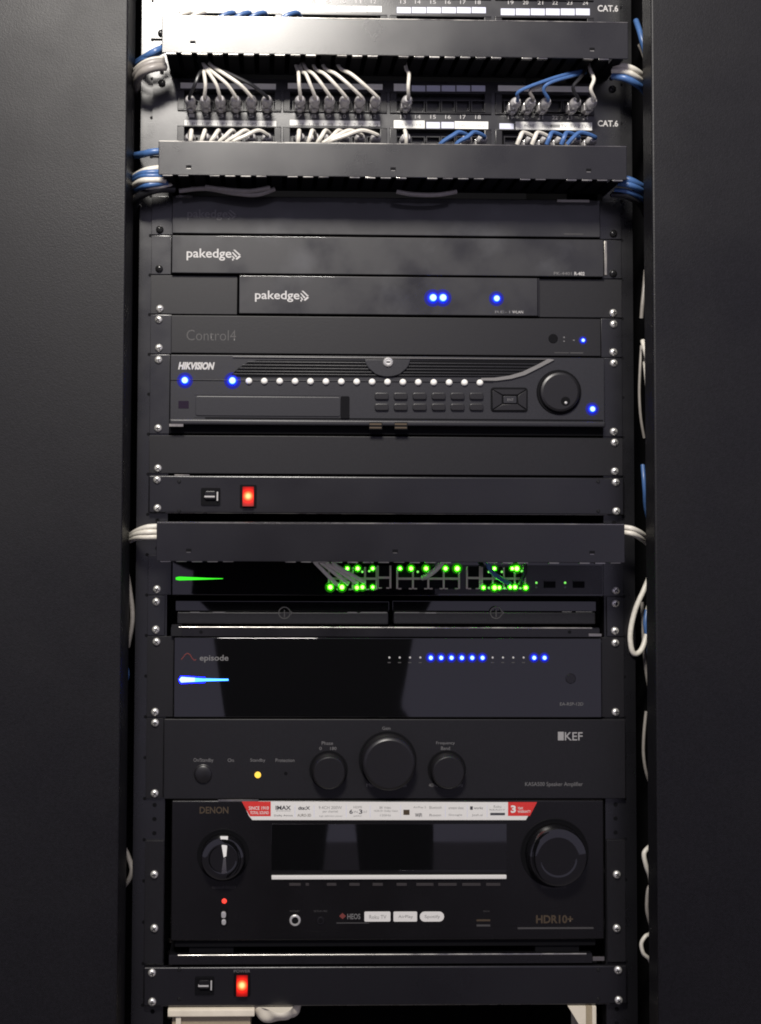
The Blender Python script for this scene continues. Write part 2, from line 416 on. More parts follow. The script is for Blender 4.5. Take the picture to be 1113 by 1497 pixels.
# ---- patch panels
PORT_X = [[280.4, 301.8, 323.5, 345.6, 367.8, 390.2], [438, 458.8, 480.3, 502, 524, 546.4],
          [589.5, 611, 633.4, 655.2, 677, 699], [747, 768.6, 790.2, 811.6, 833, 856]]
BLK = [(259.5, 411.5), (414, 566), (570, 718.5), (724, 869)]
JACK = None
def jack_mesh():
    mb = MB(); w, h = 12.5, 10.5
    mb.box(-w / 2 - 1, -w / 2, -1.2, 6, -h / 2, h / 2); mb.box(w / 2, w / 2 + 1, -1.2, 6, -h / 2, h / 2)
    mb.box(-w / 2 - 1, w / 2 + 1, -1.2, 6, h / 2, h / 2 + 1); mb.box(-w / 2 - 1, w / 2 + 1, -1.2, 6, -h / 2 - 1, -h / 2)
    mb.box(-w / 2, w / 2, 4.5, 6, -h / 2, h / 2)
    return mb.mesh('jack', 'satin')
JACK = jack_mesh()
def patch_panel(label, rows, ztop, zbot, fullnum):
    """rows: list of (label top y, label bottom y, block top y, block bottom y, port y, number row y or None, cat y or None)"""
    t = thing('patch_bay', label, 'patch panel', (0, -2.5, zbot), 'patch panels')
    # face plate with windows for the port blocks: strips above, between and below, butted end to end
    zs = [ztop]
    mb = MB()
    rowz = []
    for (l0, l1, b0, b1, pp, nr, cat) in rows: rowz.append((P(500, b0, -2.6)[1], P(500, b1, -2.6)[1]))
    cur = ztop
    for (zt, zb) in rowz:
        mb.box(XE0, XE1, -2.6, -.15, zt, cur)
        xs = XE0
        for (a, b) in BLK:
            xa, xb = P(a, 180, -2.6)[0], P(b, 180, -2.6)[0]
            mb.box(xs, xa, -2.6, -.15, zb, zt); xs = xb
        mb.box(xs, XE1, -2.6, -.15, zb, zt); cur = zb
    mb.box(XE0, XE1, -2.6, -.15, zbot, cur)
    part('face_plate', mb, 'rail', t)
    for ri, (l0, l1, b0, b1, pp, nr, cat) in enumerate(rows):
        zt, zb = rowz[ri]
        for bi, (a, b) in enumerate(BLK):
            xa, xb = P(a, 180, -2.6)[0], P(b, 180, -2.6)[0]
            f = MB(); rim = 1.6
            f.box(xa + .3, xb - .3, -4.4, 4, zt - rim, zt - .3, .3); f.box(xa + .3, xb - .3, -4.4, 4, zb + .3, zb + rim, .3)
            f.box(xa + .3, xa + 7, -4.2, 4, zb + rim, zt - rim, .3); f.box(xb - 7, xb - .3, -4.2, 4, zb + rim, zt - rim, .3)
            f.box(xa + .3, xb - .3, 6.2, 7, zb, zt)
            blk = part('port_block', f, 'satin', t)
            for px in PORT_X[bi]:
                x = P(px, pp, -2.6)[0]; z = P(px, pp, -2.6)[1]
                at_part('jack', JACK, blk, (x, -2, z))
    return t
def strip(t, boxes, m, Y=-2.75, name='label_strip'):
    for b in boxes: flat(name, [b], Y, m, t)
pp2 = patch_panel('second black patch panel with two rows of white plugs', [(121, 131, 133, 165, 155, None, None), (174, 184, 186, 226, 208, 170, 180)], zn(-5) + .0, zn(-3) + .5, True)
pp1 = patch_panel('topmost black patch panel cut off by the top of the photo', [(-48, -38, -35, -3, -15, None, None), (7, 19, 20.5, 60, 40, 3, 12)], zn(-8), zn(-6) + .5, True)
YL = -2.8
# labels, lower row of the second panel
strip(pp2, [(270, 175, 404, 184.5), (424, 175, 556, 184.5), (576, 175.5, 621, 187.5), (665, 177, 714, 190), (754, 177.5, 866, 190.5)], 'label', YL)
strip(pp2, [(623.5, 178, 643.5, 187.5), (645.5, 178, 664, 187.5), (730.5, 180, 751.5, 188.5)], 'label_b', YL)
for i, (x, s) in enumerate([(281, '1-P1'), (303, '1-P2'), (325, '1-P3'), (347, '1-P4'), (369, '1-P5'), (391, '1-P6'), (437, '1-P7'), (459, '1-P8'), (480, '1-P9'), (502, '2-P1'), (524, '2-P2'), (546, '2-P3'),
                            (588, 'J-13'), (609, 'J-14'), (678, 'SW-1'), (702, 'SW-2'), (774, 'PHONE'), (800, 'HOME'), (812, '-'), (827, 'TV-1'), (841, 'TV-2'), (857, 'TV-3')]):
    dy = 1.5 + (x - 270) * .006
    text(s, (x - 7, 177 + dy, x + 7, 181.5 + dy), YL - .2, 'ink_mid', pp2)
for i, xs in enumerate(PORT_X):
    for k, x in enumerate(xs):
        d = 0.006 * (x - 400)
        text(str(i * 6 + k + 1), (x - 4, 166.5 + d, x + 4, 172.0 + d), YL, 'ink', pp2)
        text(str(i * 6 + k + 1), (x - 4, -1.5 + d, x + 4, 4.0 + d), YL, 'ink', pp1)
text('CAT.6', (874, 175.5, 904, 185), YL, 'ink', pp2, bold=.02)
text('CAT.6', (874, 7, 904, 17), YL, 'ink', pp1, bold=.02)
# upper row of the second panel
strip(pp2, [(264, 120.5, 403.5, 130.5), (421, 121, 559.5, 131), (576, 122, 598, 133), (728.5, 124.5, 861, 134.5)], 'label', YL)
strip(pp2, [(602 + 21.9 * k, 124.5, 622 + 21.9 * k, 133.5) for k in range(5)], 'label_b', YL)
# top panel labels
strip(pp1, [(270, 1.5, 446, 17)], 'label', YL)
strip(pp1, [(449.5 + 22 * k, 8.3, 470 + 22 * k, 17.5) for k in range(5)], 'label', YL)
strip(pp1, [(580.5 + 21.9 * k, 10, 601 + 21.9 * k, 19) for k in range(6)], 'label_b', YL)
strip(pp1, [(732.5 + 21.9 * k, 12, 753 + 21.9 * k, 22) for k in range(6)], 'label_b', YL)
screws_lr(pp2, [(-5, TOP), (-4, BOT)], SCREW_B); screws_lr(pp1, [(-7, BOT)], SCREW_B)

# ---- top router (glossy, under the manager) and second router
def logo(t, box, icon, Y, m='ink'):
    text('pakedge', box, Y, m, t, bold=.012)
    x0, y0, x1, y1 = icon; h = y1 - y0; wd = x1 - x0
    mb = MB()
    def q(pts): mb.prism([P(x0 + a * wd, y0 + b * h, Y - .15) for a, b in pts][::-1], Y - .15, Y - .03)
    q([(.15, 0), (.35, 0), (1, .5), (1, .62), (.85, .55)])
    q([(1, .5), (1, .62), (.55, .92), (.4, .82), (.85, .5)])
    q([(0, .22), (.14, .22), (.6, .6), (.45, .7)]); q([(0, .55), (.12, .55), (.35, .78), (.22, .86)]); q([(.02, .84), (.16, .80), (.2, .95), (.06, 1)])
    part('emblem', mb, m, t)
def face_unit(name, label, cat, n0, n1, px0, px1, m, yf, top_px=None, bot_px=None, ear_m='rail', b=.8):
    t = thing(name, label, cat, (0, -2.6, zn(n1)))
    x0 = P(px0, 700, yf)[0]; x1 = P(px1, 700, yf)[0]
    z1 = P(560, top_px, yf)[1] if top_px else zn(n0) - 1.0
    z0 = P(560, bot_px, yf)[1] if bot_px else zn(n1) + 1.0
    part('front_panel', MB().box(x0, x1, yf, -.2, z0, z1, b, 3), m, t)
    part('chassis', MB().box(-216, 216, 0.2, 330, z0 + 1.5, z1 - 1.5), 'inside', t)
    ears(t, n0, n1, ear_m, x_in=min(abs(x0), x1) + 1.0)
    return t
YG = -8
r1 = face_unit('network_router', 'glossy black router half hidden beneath the second cable manager', 'router', -2, -1, 248, 880, 'haze_gloss', YG)
logo(r1, (274, 306, 333, 322), (333, 307, 346, 321), YG, 'ink_grey')
flat('model_print', [(825, 341.2, 853, 342.6)], YG, 'ink_dim', r1)
screws_lr(r1, [(-2, BOT)], SCREW_B)
r2 = face_unit('network_router', 'glossy black router with large white wordmark and no lights', 'router', -1, 0, 248, 885, 'haze_gloss', YG)
logo(r2, (273, 363, 338.5, 381), (339, 365, 352.5, 381), YG, 'ink')
text('PK-4401', (810, 397.3, 836, 402), YG, 'ink_grey', r2); text('R-402', (840, 397.3, 855, 402.5), YG, 'ink', r2, bold=.02)
part('edge_trim', MB().pbox((884, 352), (888, 402), -4.2, -2.7, .3), 'dull_steel', r2)
screws_lr(r2, [(0, -5.8 + 0)], SCREW_B)
# ---- third: shelf panel with a small router in the middle
r3 = thing('network_router', 'small black router with three blue lights, set in a wide rack panel', 'router', (0, -2.6, zn(1)))
mb = MB(); xl = P(347.5, 430, -2.6)[0]; xr = P(787, 430, -2.6)[0]
part('filler_panel', MB().box(XE0, xl - .4, -2.8, -.2, zn(1) + .6, zn(0) - .6, .4), 'matte', r3)
part('filler_panel', MB().box(xr + .4, XE1, -2.8, -.2, zn(1) + .6, zn(0) - .6, .4), 'matte', r3)
part('front_panel', MB().box(xl + 1.6, xr - 1.6, -8, -.2, zn(1) + .8, zn(0) - .8, .8, 3), 'haze_gloss', r3)
part('bracket_edge', MB().box(xr - 1.2, xr + .2, -7, -.2, zn(1) + .8, zn(0) - .8), 'satin', r3)
part('chassis', MB().box(-150, 150, .2, 250, zn(1) + 2, zn(0) - 2), 'inside', r3)
logo(r3, (373, 424.5, 438, 441.5), (439, 425, 452, 441), -8, 'ink')
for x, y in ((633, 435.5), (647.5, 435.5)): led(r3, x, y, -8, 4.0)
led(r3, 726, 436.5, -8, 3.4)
text('RE-1', (724, 454, 746, 457.8), -8, 'ink_grey', r3); text('WLAN', (749, 454, 765, 458), -8, 'ink', r3)
screws_lr(r3, [(0, BOT)])
# ---- controller
c1 = face_unit('home_controller', 'plain matte black controller with one tiny blue light at right', 'controller', 1, 2, 248, 880, 'matte', -5)
text('Control4', (273, 482, 345, 498), -5, 'ink_dim', c1, bold=-.01)
x, z = P(809, 495, -5); part('infrared_window', MB().lathe(x, z, [(0, -.6), (4.6, -.5), (5.2, 0)], 20).bm and MB().lathe(x, z, [(0, -5.5), (4.4, -5.5), (5, -4.9)], 20), 'black', c1)
flat('tick_marks', [(824, 492, 826, 494), (838, 496.5, 840.5, 498), (824, 498, 826, 499.5)], -5, 'ink_grey', c1)
led(c1, 852.5, 497.5, -5, 1.9)
flat('model_print', [(811, 515, 832, 516.2), (834, 515, 853, 516.6)], -5, 'ink_dim', c1)
screws_lr(c1, [(1, TOP), (1, BOT)])

# ---- video recorder (two units)
nv = face_unit('video_recorder', 'charcoal video recorder with sixteen white dots, jog wheel and key lock', 'recorder', 2, 4, 247.5, 885, 'nvr', -9, bot_px=619)
YN = -9
def Q(pts, Y): return [P(a, b, Y) for a, b in pts]
# top rim, sweeping trim at right, grille opening
tr = MB(); tr.prism(Q([(338, 548), (350, 537), (362, 530), (376, 526.5), (800, 526.5), (776, 541), (752, 548.5), (722, 551), (345, 551)], YN - .6), YN - .6, YN + 1.5)
gr = part('vent_grille', tr, 'black', nv)
for k, y in enumerate((530.5, 535, 539.5, 544, 548)):
    xa = 362 - 4.5 * k - (0 if k < 1 else 3); xb = 798 - 8.5 * k - (10 if k > 3 else 0)
    part('vent_slat', MB().pbox((xa, y - .9), (xb, y + 1.1), YN - 1.6, YN - .62, .3), 'nvr', gr)
tb = MB(); pts = [(704, 552.5), (724, 552), (745, 549), (764, 543.5), (786, 533), (802, 524.5), (808, 525)]
lo_ = [(811, 526), (790, 537), (768, 548), (748, 554), (726, 556.5), (704, 556.5)]
tb.prism(Q((pts + lo_)[::-1], YN - 2), YN - 2, YN + .5, .3); part('sweeping_trim', tb, 'nvr_light', nv)
part('top_trim', MB().pbox((340, 521), (802, 525.5), YN - 1.8, YN + .5, .6), 'nvr_light', nv)
# semicircular lock boss
mb = MB(); cxp, cyp = 567, 525; arc = [(cxp + 33 * math.cos(a), cyp + 25 * math.sin(a)) for a in np.linspace(0, math.pi, 17)]
mb.prism(Q(arc[::-1], YN - 3)[::-1], YN - 3, YN - .2, .8); boss = part('lock_boss', mb, 'nvr', nv)
x, z = P(567.5, 529.5, YN - 3)
lk = part('key_lock', MB().lathe(x, z, [(0, YN - 5.2), (3.6, YN - 5.2), (4.6, YN - 4.6), (5.2, YN - 3.6), (5.2, YN - 2.8)], 22), 'steel', nv)
part('key_slot', MB().box(x - 2.0, x + 2.0, YN - 5.35, YN - 5.1, z - .7, z + .7).lathe(x, z, [(2.9, YN - 5.3), (3.3, YN - 5.3)], 16, False), 'black', lk)
# ledge line
part('ledge', MB().pbox((249, 555.2), (722, 558), YN - 1.2, YN, .5), 'nvr', nv)
led(nv, 270.5, 556, YN, 3.6); led(nv, 340, 556.5, YN, 3.8)
DOT = MB().lathe(0, 0, [(0, -2.4), (1.7, -2.1), (2.9, -1.2), (3.4, 0)], 16).mesh('channel_dot', 'dot')
for k in range(16):
    px = 364 + 22.53 * k; x, z = P(px, 557 + .17 * k, YN - 1); at_part('channel_dot', DOT, nv, (x, YN - 1, z))
text('HIKVISION', (260.5, 529, 314, 540.5), YN, 'ink', nv, bold=.05, shear=.25)
# drive tray
tray = part('disc_tray', prbox(MB(), (286, 579), (498, 609), YN - .9, YN + .5, 2.2, .5), 'nvr', nv)
flat('tray_seam', [(284, 577.4, 498, 578.6), (284, 610, 498, 611.6)], YN, 'black', nv)
part('tray_handle', prbox(MB(), (498.5, 579), (511, 612), YN - 1.6, YN, 1.2, .4), 'black', nv)
part('infrared_window', MB().pbox((261, 586), (276, 597), YN - .3, YN + .2), 'purple', nv)
BTN = None
for r_, y in enumerate((579, 595)):
    for k in range(6):
        px = 558.5 + 27.75 * k; mb = MB(); prbox(mb, (px - 10, y - 5), (px + 10, y + 5), YN - 2.6, YN, 2.0, .7)
        part('button', mb, 'knob', nv)
dp = part('navigation_pad', prbox(MB(), (718, 566), (772, 602), YN - 1.4, YN, 3, .6), 'black', nv)
ins = [(736, 577), (756, 591)]
for quad in ([(721, 569), (769, 569), (757, 577), (735, 577)], [(721, 599.5), (735, 591), (757, 591), (769, 599.5)], [(720.5, 570), (734, 578), (734, 590), (720.5, 598)], [(770, 570), (770, 598), (758, 590), (758, 578)]):
    part('pad_key', MB().prism(Q(quad[::-1], YN - 2.4), YN - 2.4, YN - 1.4, .5), 'knob', dp)
part('enter_key', prbox(MB(), (736.5, 579), (755.5, 589.5), YN - 2.6, YN - 1.4, 1, .4), 'nvr', dp)
text('ENT', (742, 582.5, 751, 586), YN - 2.6, 'ink_grey', dp)
x, z = P(817.5, 573.5, YN)
jr = part('jog_ring', MB().lathe(x, z, [(20.6, YN - 1.6), (22.4, YN - 1.4), (23, YN)], 40, False), 'black', nv)
jw = part('jog_wheel', MB().lathe(x, z, [(0, YN - 6), (17.5, YN - 6), (19.6, YN - 5.2), (20.4, YN - 3.5), (20.4, YN)], 40), 'knob', nv)
x, z = P(827, 586.5, YN - 6)
part('finger_dimple', MB().lathe(x, z, [(0, YN - 6.15), (4.0, YN - 6.2), (4.8, YN - 6.0)], 20), 'black', jw)
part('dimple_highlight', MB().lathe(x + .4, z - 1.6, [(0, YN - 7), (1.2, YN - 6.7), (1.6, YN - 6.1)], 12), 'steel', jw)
led(nv, 866, 598, YN, 3.0)
# lower lip
mb = MB(); x0 = P(248, 620, YN)[0]; x1 = P(884, 620, YN)[0]; za = P(560, 614.5, YN)[1]; zb = P(560, 623, YN)[1]
mb.box(x0, x1, YN - 5, YN - .05, zb, za, 2.2, 4); part('lower_lip', mb, 'nvr', nv)
part('seam', MB().pbox((300, 611.8), (882, 613.6), YN - .3, YN - .02), 'black', nv)
part('recess', MB().box(x0, x1, -4, -2.7, zn(4) + 1, zb), 'black', nv)
part('badge', MB().pbox((247.5, 619.5), (268, 623.5), YN - 5.3, YN - 4.9), 'dull_steel', nv)
for xa in (540, 577):
    u = part('usb_port', MB().pbox((xa, 617), (xa + 19, 628), YN - 5.2, YN - 4.8), 'black', nv)
    part('usb_shell', MB().pbox((xa + .5, 618.6), (xa + 18, 621.3), YN - 5.6, YN - 5.2).pbox((xa + .5, 624), (xa + 18, 626.3), YN - 5.6, YN - 5.2), 'ink_gold', u)
screws_lr(nv, [(2, TOP), (3, BOT)])

# ---- blank panel
bl = thing('rack_blank', 'plain empty black filler panel under the video recorder', 'blank panel', (0, -2.6, zn(5)))
part('plate', MB().box(XE0, XE1, -2.8, -.2, zn(5) + 1.0, zn(4) - 1.2, .5), 'matte', bl)
part('scuff', MB().pbox((255, 693.5), (277, 695.2), -3.1, -2.9), 'dull_steel', bl)
screws_lr(bl, [(4, BOT)]); screws_lr(bl, [(4, TOP)], xs=(232.5,))
# ---- power panels
def power_panel(label, n0, sw, inlet, words, ypx):
    t = thing('power_strip', label, 'power strip', (0, -2.6, zn(n0 + 1)), 'rack power panels')
    z1, z0 = zn(n0) - 1.2, zn(n0 + 1) + 1.4
    part('front_panel', MB().box(XE0, XE1, -7, -.2, z0, z1, 1.6, 3), 'powder', t)
    part('top_edge_glint', MB().tube([(-224, -5.9, z1 - .5), (224, -5.9, z1 - .5)], .3, 10, 24).tube([(-224, -5.9, z0 + .5), (224, -5.9, z0 + .5)], .7, 10, 24), 'edge', t)
    part('chassis', MB().box(-214, 214, .2, 120, z0 + 1, z1 - 1), 'inside', t)
    sx, sy = sw; Y = -7
    hb = part('power_switch', prbox(MB(), (sx - 12, sy - 17), (sx + 12, sy + 17), Y - 1.2, Y, 1.2, .4), 'black', t)
    x0, z1s = P(sx - 8, sy - 14, Y - 1.2); x1, z0s = P(sx + 8, sy + 14.5, Y - 1.2); zc = (z0s + z1s) / 2 + .5
    mb = MB(); xs = (x0, x1)
    prof = [(z1s, Y - 1.3), (z1s, Y - 2.4), (zc, Y - 3.0), (z0s, Y - 5.2), (z0s, Y - 1.3)]
    vs = [[mb.bm.verts.new((x, y, z)) for z, y in prof] for x in xs]
    mb.bm.faces.new(vs[0]); mb.bm.faces.new(vs[1][::-1])
    for i in range(5): mb.bm.faces.new([vs[0][i], vs[1][i], vs[1][(i + 1) % 5], vs[0][(i + 1) % 5]])
    rk = part('lit_rocker', mb, lit_plastic('lit_red_plastic', ((x0 + x1) / 2 * MM, (Y - 3.4) * MM, zc * MM), .0115), hb)
    ix, iy = inlet
    ib = part('breaker', prbox(MB(), (ix - 14, iy - 13), (ix + 14, iy + 13), Y - 1.5, Y, 1.2, .4), 'black', t)
    part('breaker_button', prbox(MB(), (ix - 8, iy - 8), (ix + 7, iy + 4), Y - 4, Y - 1.5, 1.2, .5), 'satin', ib)
    flat('breaker_print', [(ix - 9, iy - 1.2, ix + 6, iy + 1), (ix + 9, iy - 7, ix + 10.8, iy + 6)], Y - (4 if False else 1.5), 'ink', ib, t=2.7)
    if words:
        text('POWER', (sx - 12, sy - 22, sx + 12, sy - 18), Y, 'ink_grey', t)
    for px, py in ((262, ypx + 8), (875, ypx + 8), (262, ypx + 51), (875, ypx + 51)):
        x, z = P(px, py, Y); at_part('small_screw', SMALL, t, (x, Y, z))
    return t
SMALL = MB().lathe(0, 0, [(0, -1.2), (1.4, -1.0), (2.0, 0)], 12).mesh('small_screw', 'blackscrew')
p1 = power_panel('upper black power panel with red lit switch, above the lowest cable manager', 5, (363, 725.5), (308, 726), False, 696)
screws_lr(p1, [(5, TOP), (5, BOT)], Y=-7)

# ---- network switch
sw = face_unit('network_switch', 'glossy black network switch with rows of green port lights', 'network switch', 7, 8, 253, 882, 'gloss', -7, bot_px=871)
YS = -7
mb = MB(); mb.prism(Q([(257, 844.2), (262, 843), (300, 844.8), (326, 845.6), (326, 846.4), (300, 847.4), (262, 848.6), (257, 847.4)][::-1], YS - .5), YS - .5, YS - .02)
part('status_bar', mb, em('green_bar_light', (0.05, 1.0, 0.02), 1.1), sw)
part('port_bezel', MB().pbox((636, 826), (881, 869), YS - .5, YS - .02, .2), 'satin', sw)
def frames(xs, y0, ymid, y1, name='port_frame'):
    """metal shield of stacked sockets: uprights at xs, rails at y0, ymid and y1"""
    mb = MB(); b = MB(); Y = YS - 1.6
    b.pbox((xs[0], y0), (xs[-1], y1), YS - .7, YS - .45)
    c = part('socket_block', b, 'black', sw)
    for i, x in enumerate(xs): mb.pbox((x - 1.3, y0), (x + 1.3, y1), Y, YS - .7)
    for i in range(len(xs) - 1):
        for y in (ymid,): mb.pbox((xs[i] + 1.32, y - 1.6), (xs[i + 1] - 1.32, y + 1.6), Y + .05, YS - .7)
    for i in range(len(xs) - 1):
        for sgn, y in ((1, y1),):
            mb.pbox((xs[i] + 1.7, y - 1.2), (xs[i] + 6, y + .6), Y + .05, YS - .7); mb.pbox((xs[i + 1] - 6, y - 1.2), (xs[i + 1] - 1.7, y + .6), Y + .05, YS - .7)
    part(name, mb, 'port', c)
    return c
frames([481, 498, 516, 534, 551], 829, 846, 862)
frames([552.5, 571], 827, 844.5, 860)
frames([581, 604, 626.5, 649, 671.5], 829, 846, 861)
frames([683, 702], 828, 845, 861)
frames([705, 721, 737, 753, 768], 829, 846, 861)
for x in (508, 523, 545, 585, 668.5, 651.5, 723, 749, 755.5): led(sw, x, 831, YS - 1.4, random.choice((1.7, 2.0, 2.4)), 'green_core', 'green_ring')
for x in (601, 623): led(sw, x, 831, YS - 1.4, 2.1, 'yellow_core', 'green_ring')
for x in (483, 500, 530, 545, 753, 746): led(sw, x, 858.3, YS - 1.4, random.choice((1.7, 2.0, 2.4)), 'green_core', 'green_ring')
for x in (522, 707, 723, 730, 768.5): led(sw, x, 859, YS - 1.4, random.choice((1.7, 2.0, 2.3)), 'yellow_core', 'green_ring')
GS = em('small_green_light', (0.25, 1.0, 0.15), 1.0)
for x, y in ((530, 836), (508, 854.5), (540, 835), (611, 836), (715, 836), (734, 836), (763, 835), (715, 859.5), (738, 860), (761, 860)):
    xx, zz = P(x, y, YS - 1.6); part('small_light', MB().lathe(xx, zz, [(0, YS - 2.6), (1.0, YS - 2.3), (1.2, YS - 1.5)], 10), GS, sw)
for x in (784.5, 826.5):
    for y in (852, 858.5):
        xx, zz = P(x, y, YS - .5); part('small_light', MB().lathe(xx, zz, [(0, YS - 1.3), (1.0, YS - 1.1), (1.2, YS - .4)], 10), GS if y < 855 else M['ink_grey'], sw)
for x in (795.5, 838):
    s_ = part('fibre_slot', MB().pbox((x, 850), (x + 17, 859.5), YS - 1.2, YS - .5), 'black', sw)
    part('slot_edge', MB().pbox((x - .5, 848.6), (x + 17.5, 849.9), YS - 1.5, YS - .5), 'satin', s_)
screws_lr(sw, [(7, BOT - .6)]);

# ---- shelf with two small boxes
shf = thing('rack_shelf', 'thin black rack shelf with bright front edge carrying two small players', 'shelf', (0, -2.6, zn(9)))
x0 = P(250, 920, -6)[0]; x1 = P(877, 920, -6)[0]; zt = P(560, 917.5, -6)[1]; zb = P(560, 931, -6)[1]
part('tray', MB().box(x0, x1, -5.0, 300, zt - 1.6, zt, .3), 'powder', shf)
part('front_lip', MB().box(x0, x1, -6.6, -5.05, zb, zt - .8, .4), 'satin', shf)
part('lip_edge_glint', MB().tube([(x0 + 8, -6.2, zt - .2), (x1 - 8, -6.2, zt - .2)], 1.15, 12, 24), 'edge', shf)
ears(shf, 8, 9, 'rail', x_in=224)
part('lip_screw_tab', MB().pbox((251, 913), (266, 930), -7.2, -6.7, .2), 'blackscrew', shf)
part('lip_screw_tab', MB().pbox((861, 926.5), (880, 930.5), -7.4, -6.7, .2), 'dull_steel', shf)
screws_lr(shf, [(8, TOP + .6), (8, BOT)])
HOLE2 = MB().lathe(0, 0, [(0, -.3), (1.8, -.2), (1.8, .1)], 12).mesh('hole', 'black')
for hx in (294, 833): x, z = P(hx, 924, -6.6); at_part('hole', HOLE2, shf, (x, -6.6, z))
for i, (a, b, lx, pr) in enumerate(((257, 569, 416, [(278, 894.5, 292, 896), (311, 894.5, 329, 896.2), (508, 894.8, 522, 896.2), (527, 894.8, 566, 896.2)]),
                                    (574, 872, 725.5, [(578, 895, 613, 896.3), (622, 895.2, 638, 896.8), (822, 894, 836, 895), (842, 894, 866, 895)]))):
    Y = -4
    t = thing('media_player', ('left' if i == 0 else 'right') + ' one of two low black players with round emblem, side by side on shelf', 'media player', (P((a + b) / 2, 912, Y)[0], Y, zt), 'players on the thin shelf')
    part('upper_panel', MB().pbox((a, 878.5), (b, 894), Y, 100, .5), 'gloss', t)
    part('lower_panel', MB().pbox((a + 2, 894.8), (b - 1, 913), Y - 3, 100, 1.2, 3), 'matte', t)
    flat('print', pr, Y - 3, 'ink_grey', t)
    x, z = P(lx, 896, Y - 3.4); e = MB()
    e.lathe(x, z, [(5.2, Y - 3.6), (6.2, Y - 3.6), (6.2, Y - 3.0), (5.2, Y - 3.0)], 24, False)
    e.box(x - .5, x + .5, Y - 3.6, Y - 3.0, z - 4.6, z + 3); e.box(x - 4, x + 8, Y - 3.55, Y - 3.0, z - .4, z + .4)
    e.prism([(x + 5.6, z - 2.8), (x + 8.6, z), (x + 5.6, z + 2.8)], Y - 3.6, Y - 3.0)
    part('emblem', e, 'ink_dim', t)

# ---- blue-lit amplifier
ep = face_unit('power_amplifier', 'tall glossy black amplifier with row of small blue lights', 'amplifier', 9, 11, 257, 878.5, 'gloss', -8, ear_m='matte')
YE = -8
mb = MB(); pts = [(265, 964.5), (268, 961), (271, 957), (274.5, 955), (278, 957.5), (281, 962.5), (284, 965.5), (287, 964.5)]
for a, b in zip(pts, pts[1:]): mb.tube([(*P3(a[0], a[1], YE - .1),), P3(b[0], b[1], YE - .1)], .5, 6, 1)
part('emblem', mb, 'ink_red', ep)
text('episode', (292, 957.5, 334, 968.5), YE, 'ink_grey', ep, bold=.015)
mb = MB(); mb.prism(Q([(263, 994), (265, 991.5), (272, 990.6), (300, 992.3), (334, 993), (334, 995.2), (300, 996), (272, 997.4), (265, 996.8)][::-1], YE - 1.2), YE - 1.2, YE - .02, .4)
part('status_bar', mb, em('blue_bar_light', (0.04, 0.22, 1.0), 6), ep)
mb = MB(); mb.prism(Q([(262, 994), (265, 990), (285, 991.4), (285, 996.6), (265, 998)][::-1], YE - 2.4), YE - 2.4, YE - 1.25, .5); part('bar_glow', mb, 'blue_core', ep)
mb = MB(); mb.prism(Q([(261, 994), (264, 988.4), (300, 990.4), (300, 998), (264, 999.6)][::-1], YE - 1.0), YE - 1.0, YE - .02, .2); part('bar_lens', mb, em('blue_bar_lens', (0.0006, 0.004, 1.0), 14), ep)
for k in range(16):
    px = 569.5 + 15.1 * k; on = k in (4, 5, 6, 7, 8, 9, 14, 15)
    if on: led(ep, px, 961.5, YE, 2.3)
    else: x, z = P(px, 961.5, YE); part('indicator_light', MB().lathe(x, z, [(0, YE - .8), (.9, YE - .6), (1.1, YE)], 10), 'ink', ep)
flat('channel_print', [(567 + 15.1 * k, 968, 571.5 + 15.1 * k, 969.4) for k in range(16) if k not in (4, 5, 6, 7, 8, 9, 14, 15)], YE, 'ink_dim', ep)
x, z = P(834.5, 992, YE); part('power_button', MB().lathe(x, z, [(0, YE - .9), (4.6, YE - .9), (5.2, YE - .3), (5.2, YE)], 24), 'satin', ep)
text('EA-RSP-12D', (819, 1027, 853, 1031.5), YE, 'ink_grey', ep)
screws_lr(ep, [(9, TOP), (10, BOT)])

# ---- knob amplifier
ka = thing('stereo_amplifier', 'matte black amplifier with three round knobs and amber light', 'amplifier', (0, -2.6, zn(13)))
YK = -6
part('front_panel', MB().box(XE0 + 18, XE1, YK, -.2, zn(13) + 1.0, zn(11) - 1.0, .9, 3), 'matte', ka)
part('ear', MB().box(XE0, XE0 + 17.2, -2.8, -.2, zn(13) + 1.0, zn(11) - 1.0, .4), 'matte', ka)
part('chassis', MB().box(-216, 216, .2, 300, zn(13) + 3, zn(11) - 3), 'inside', ka)
def knob(px, py, rpx, dep, parent, name='knob', m='knob'):
    x, z = P(px, py, YK); r = rpx / 1.43
    c = part('knob_recess', MB().lathe(x, z, [(0, YK - .2), (r + 1.6, YK - .2), (r + 2.2, YK)], 48), 'black', parent)
    return part(name, MB().lathe(x, z, [(0, YK - dep), (r * .86, YK - dep), (r * .95, YK - dep + 1.2), (r * .985, YK - dep + 3), (r, YK - .3)], 56), m, c)
k1 = knob(480.5, 1125.5, 24.5, 13, ka); k2 = knob(567, 1111.5, 38.5, 17, ka, 'volume_knob'); k3 = knob(653.5, 1125, 24.5, 13, ka)
x, z = P(297, 1131.5, YK); part('standby_button', MB().lathe(x, z, [(0, YK - 3.4), (6.8, YK - 3.2), (8.4, YK - 2.2), (8.8, YK - .3), (9.4, YK)], 32), 'knob', ka)
xx, zz = P(377, 1133, YK); part('standby_light', MB().lathe(xx, zz, [(0, YK - 2), (2, YK - 1.7), (3.2, YK)], 16), 'amber', ka)
x, z = P(418, 1131, YK); at_part('protect_light', HOLE2, ka, (x, YK, z))
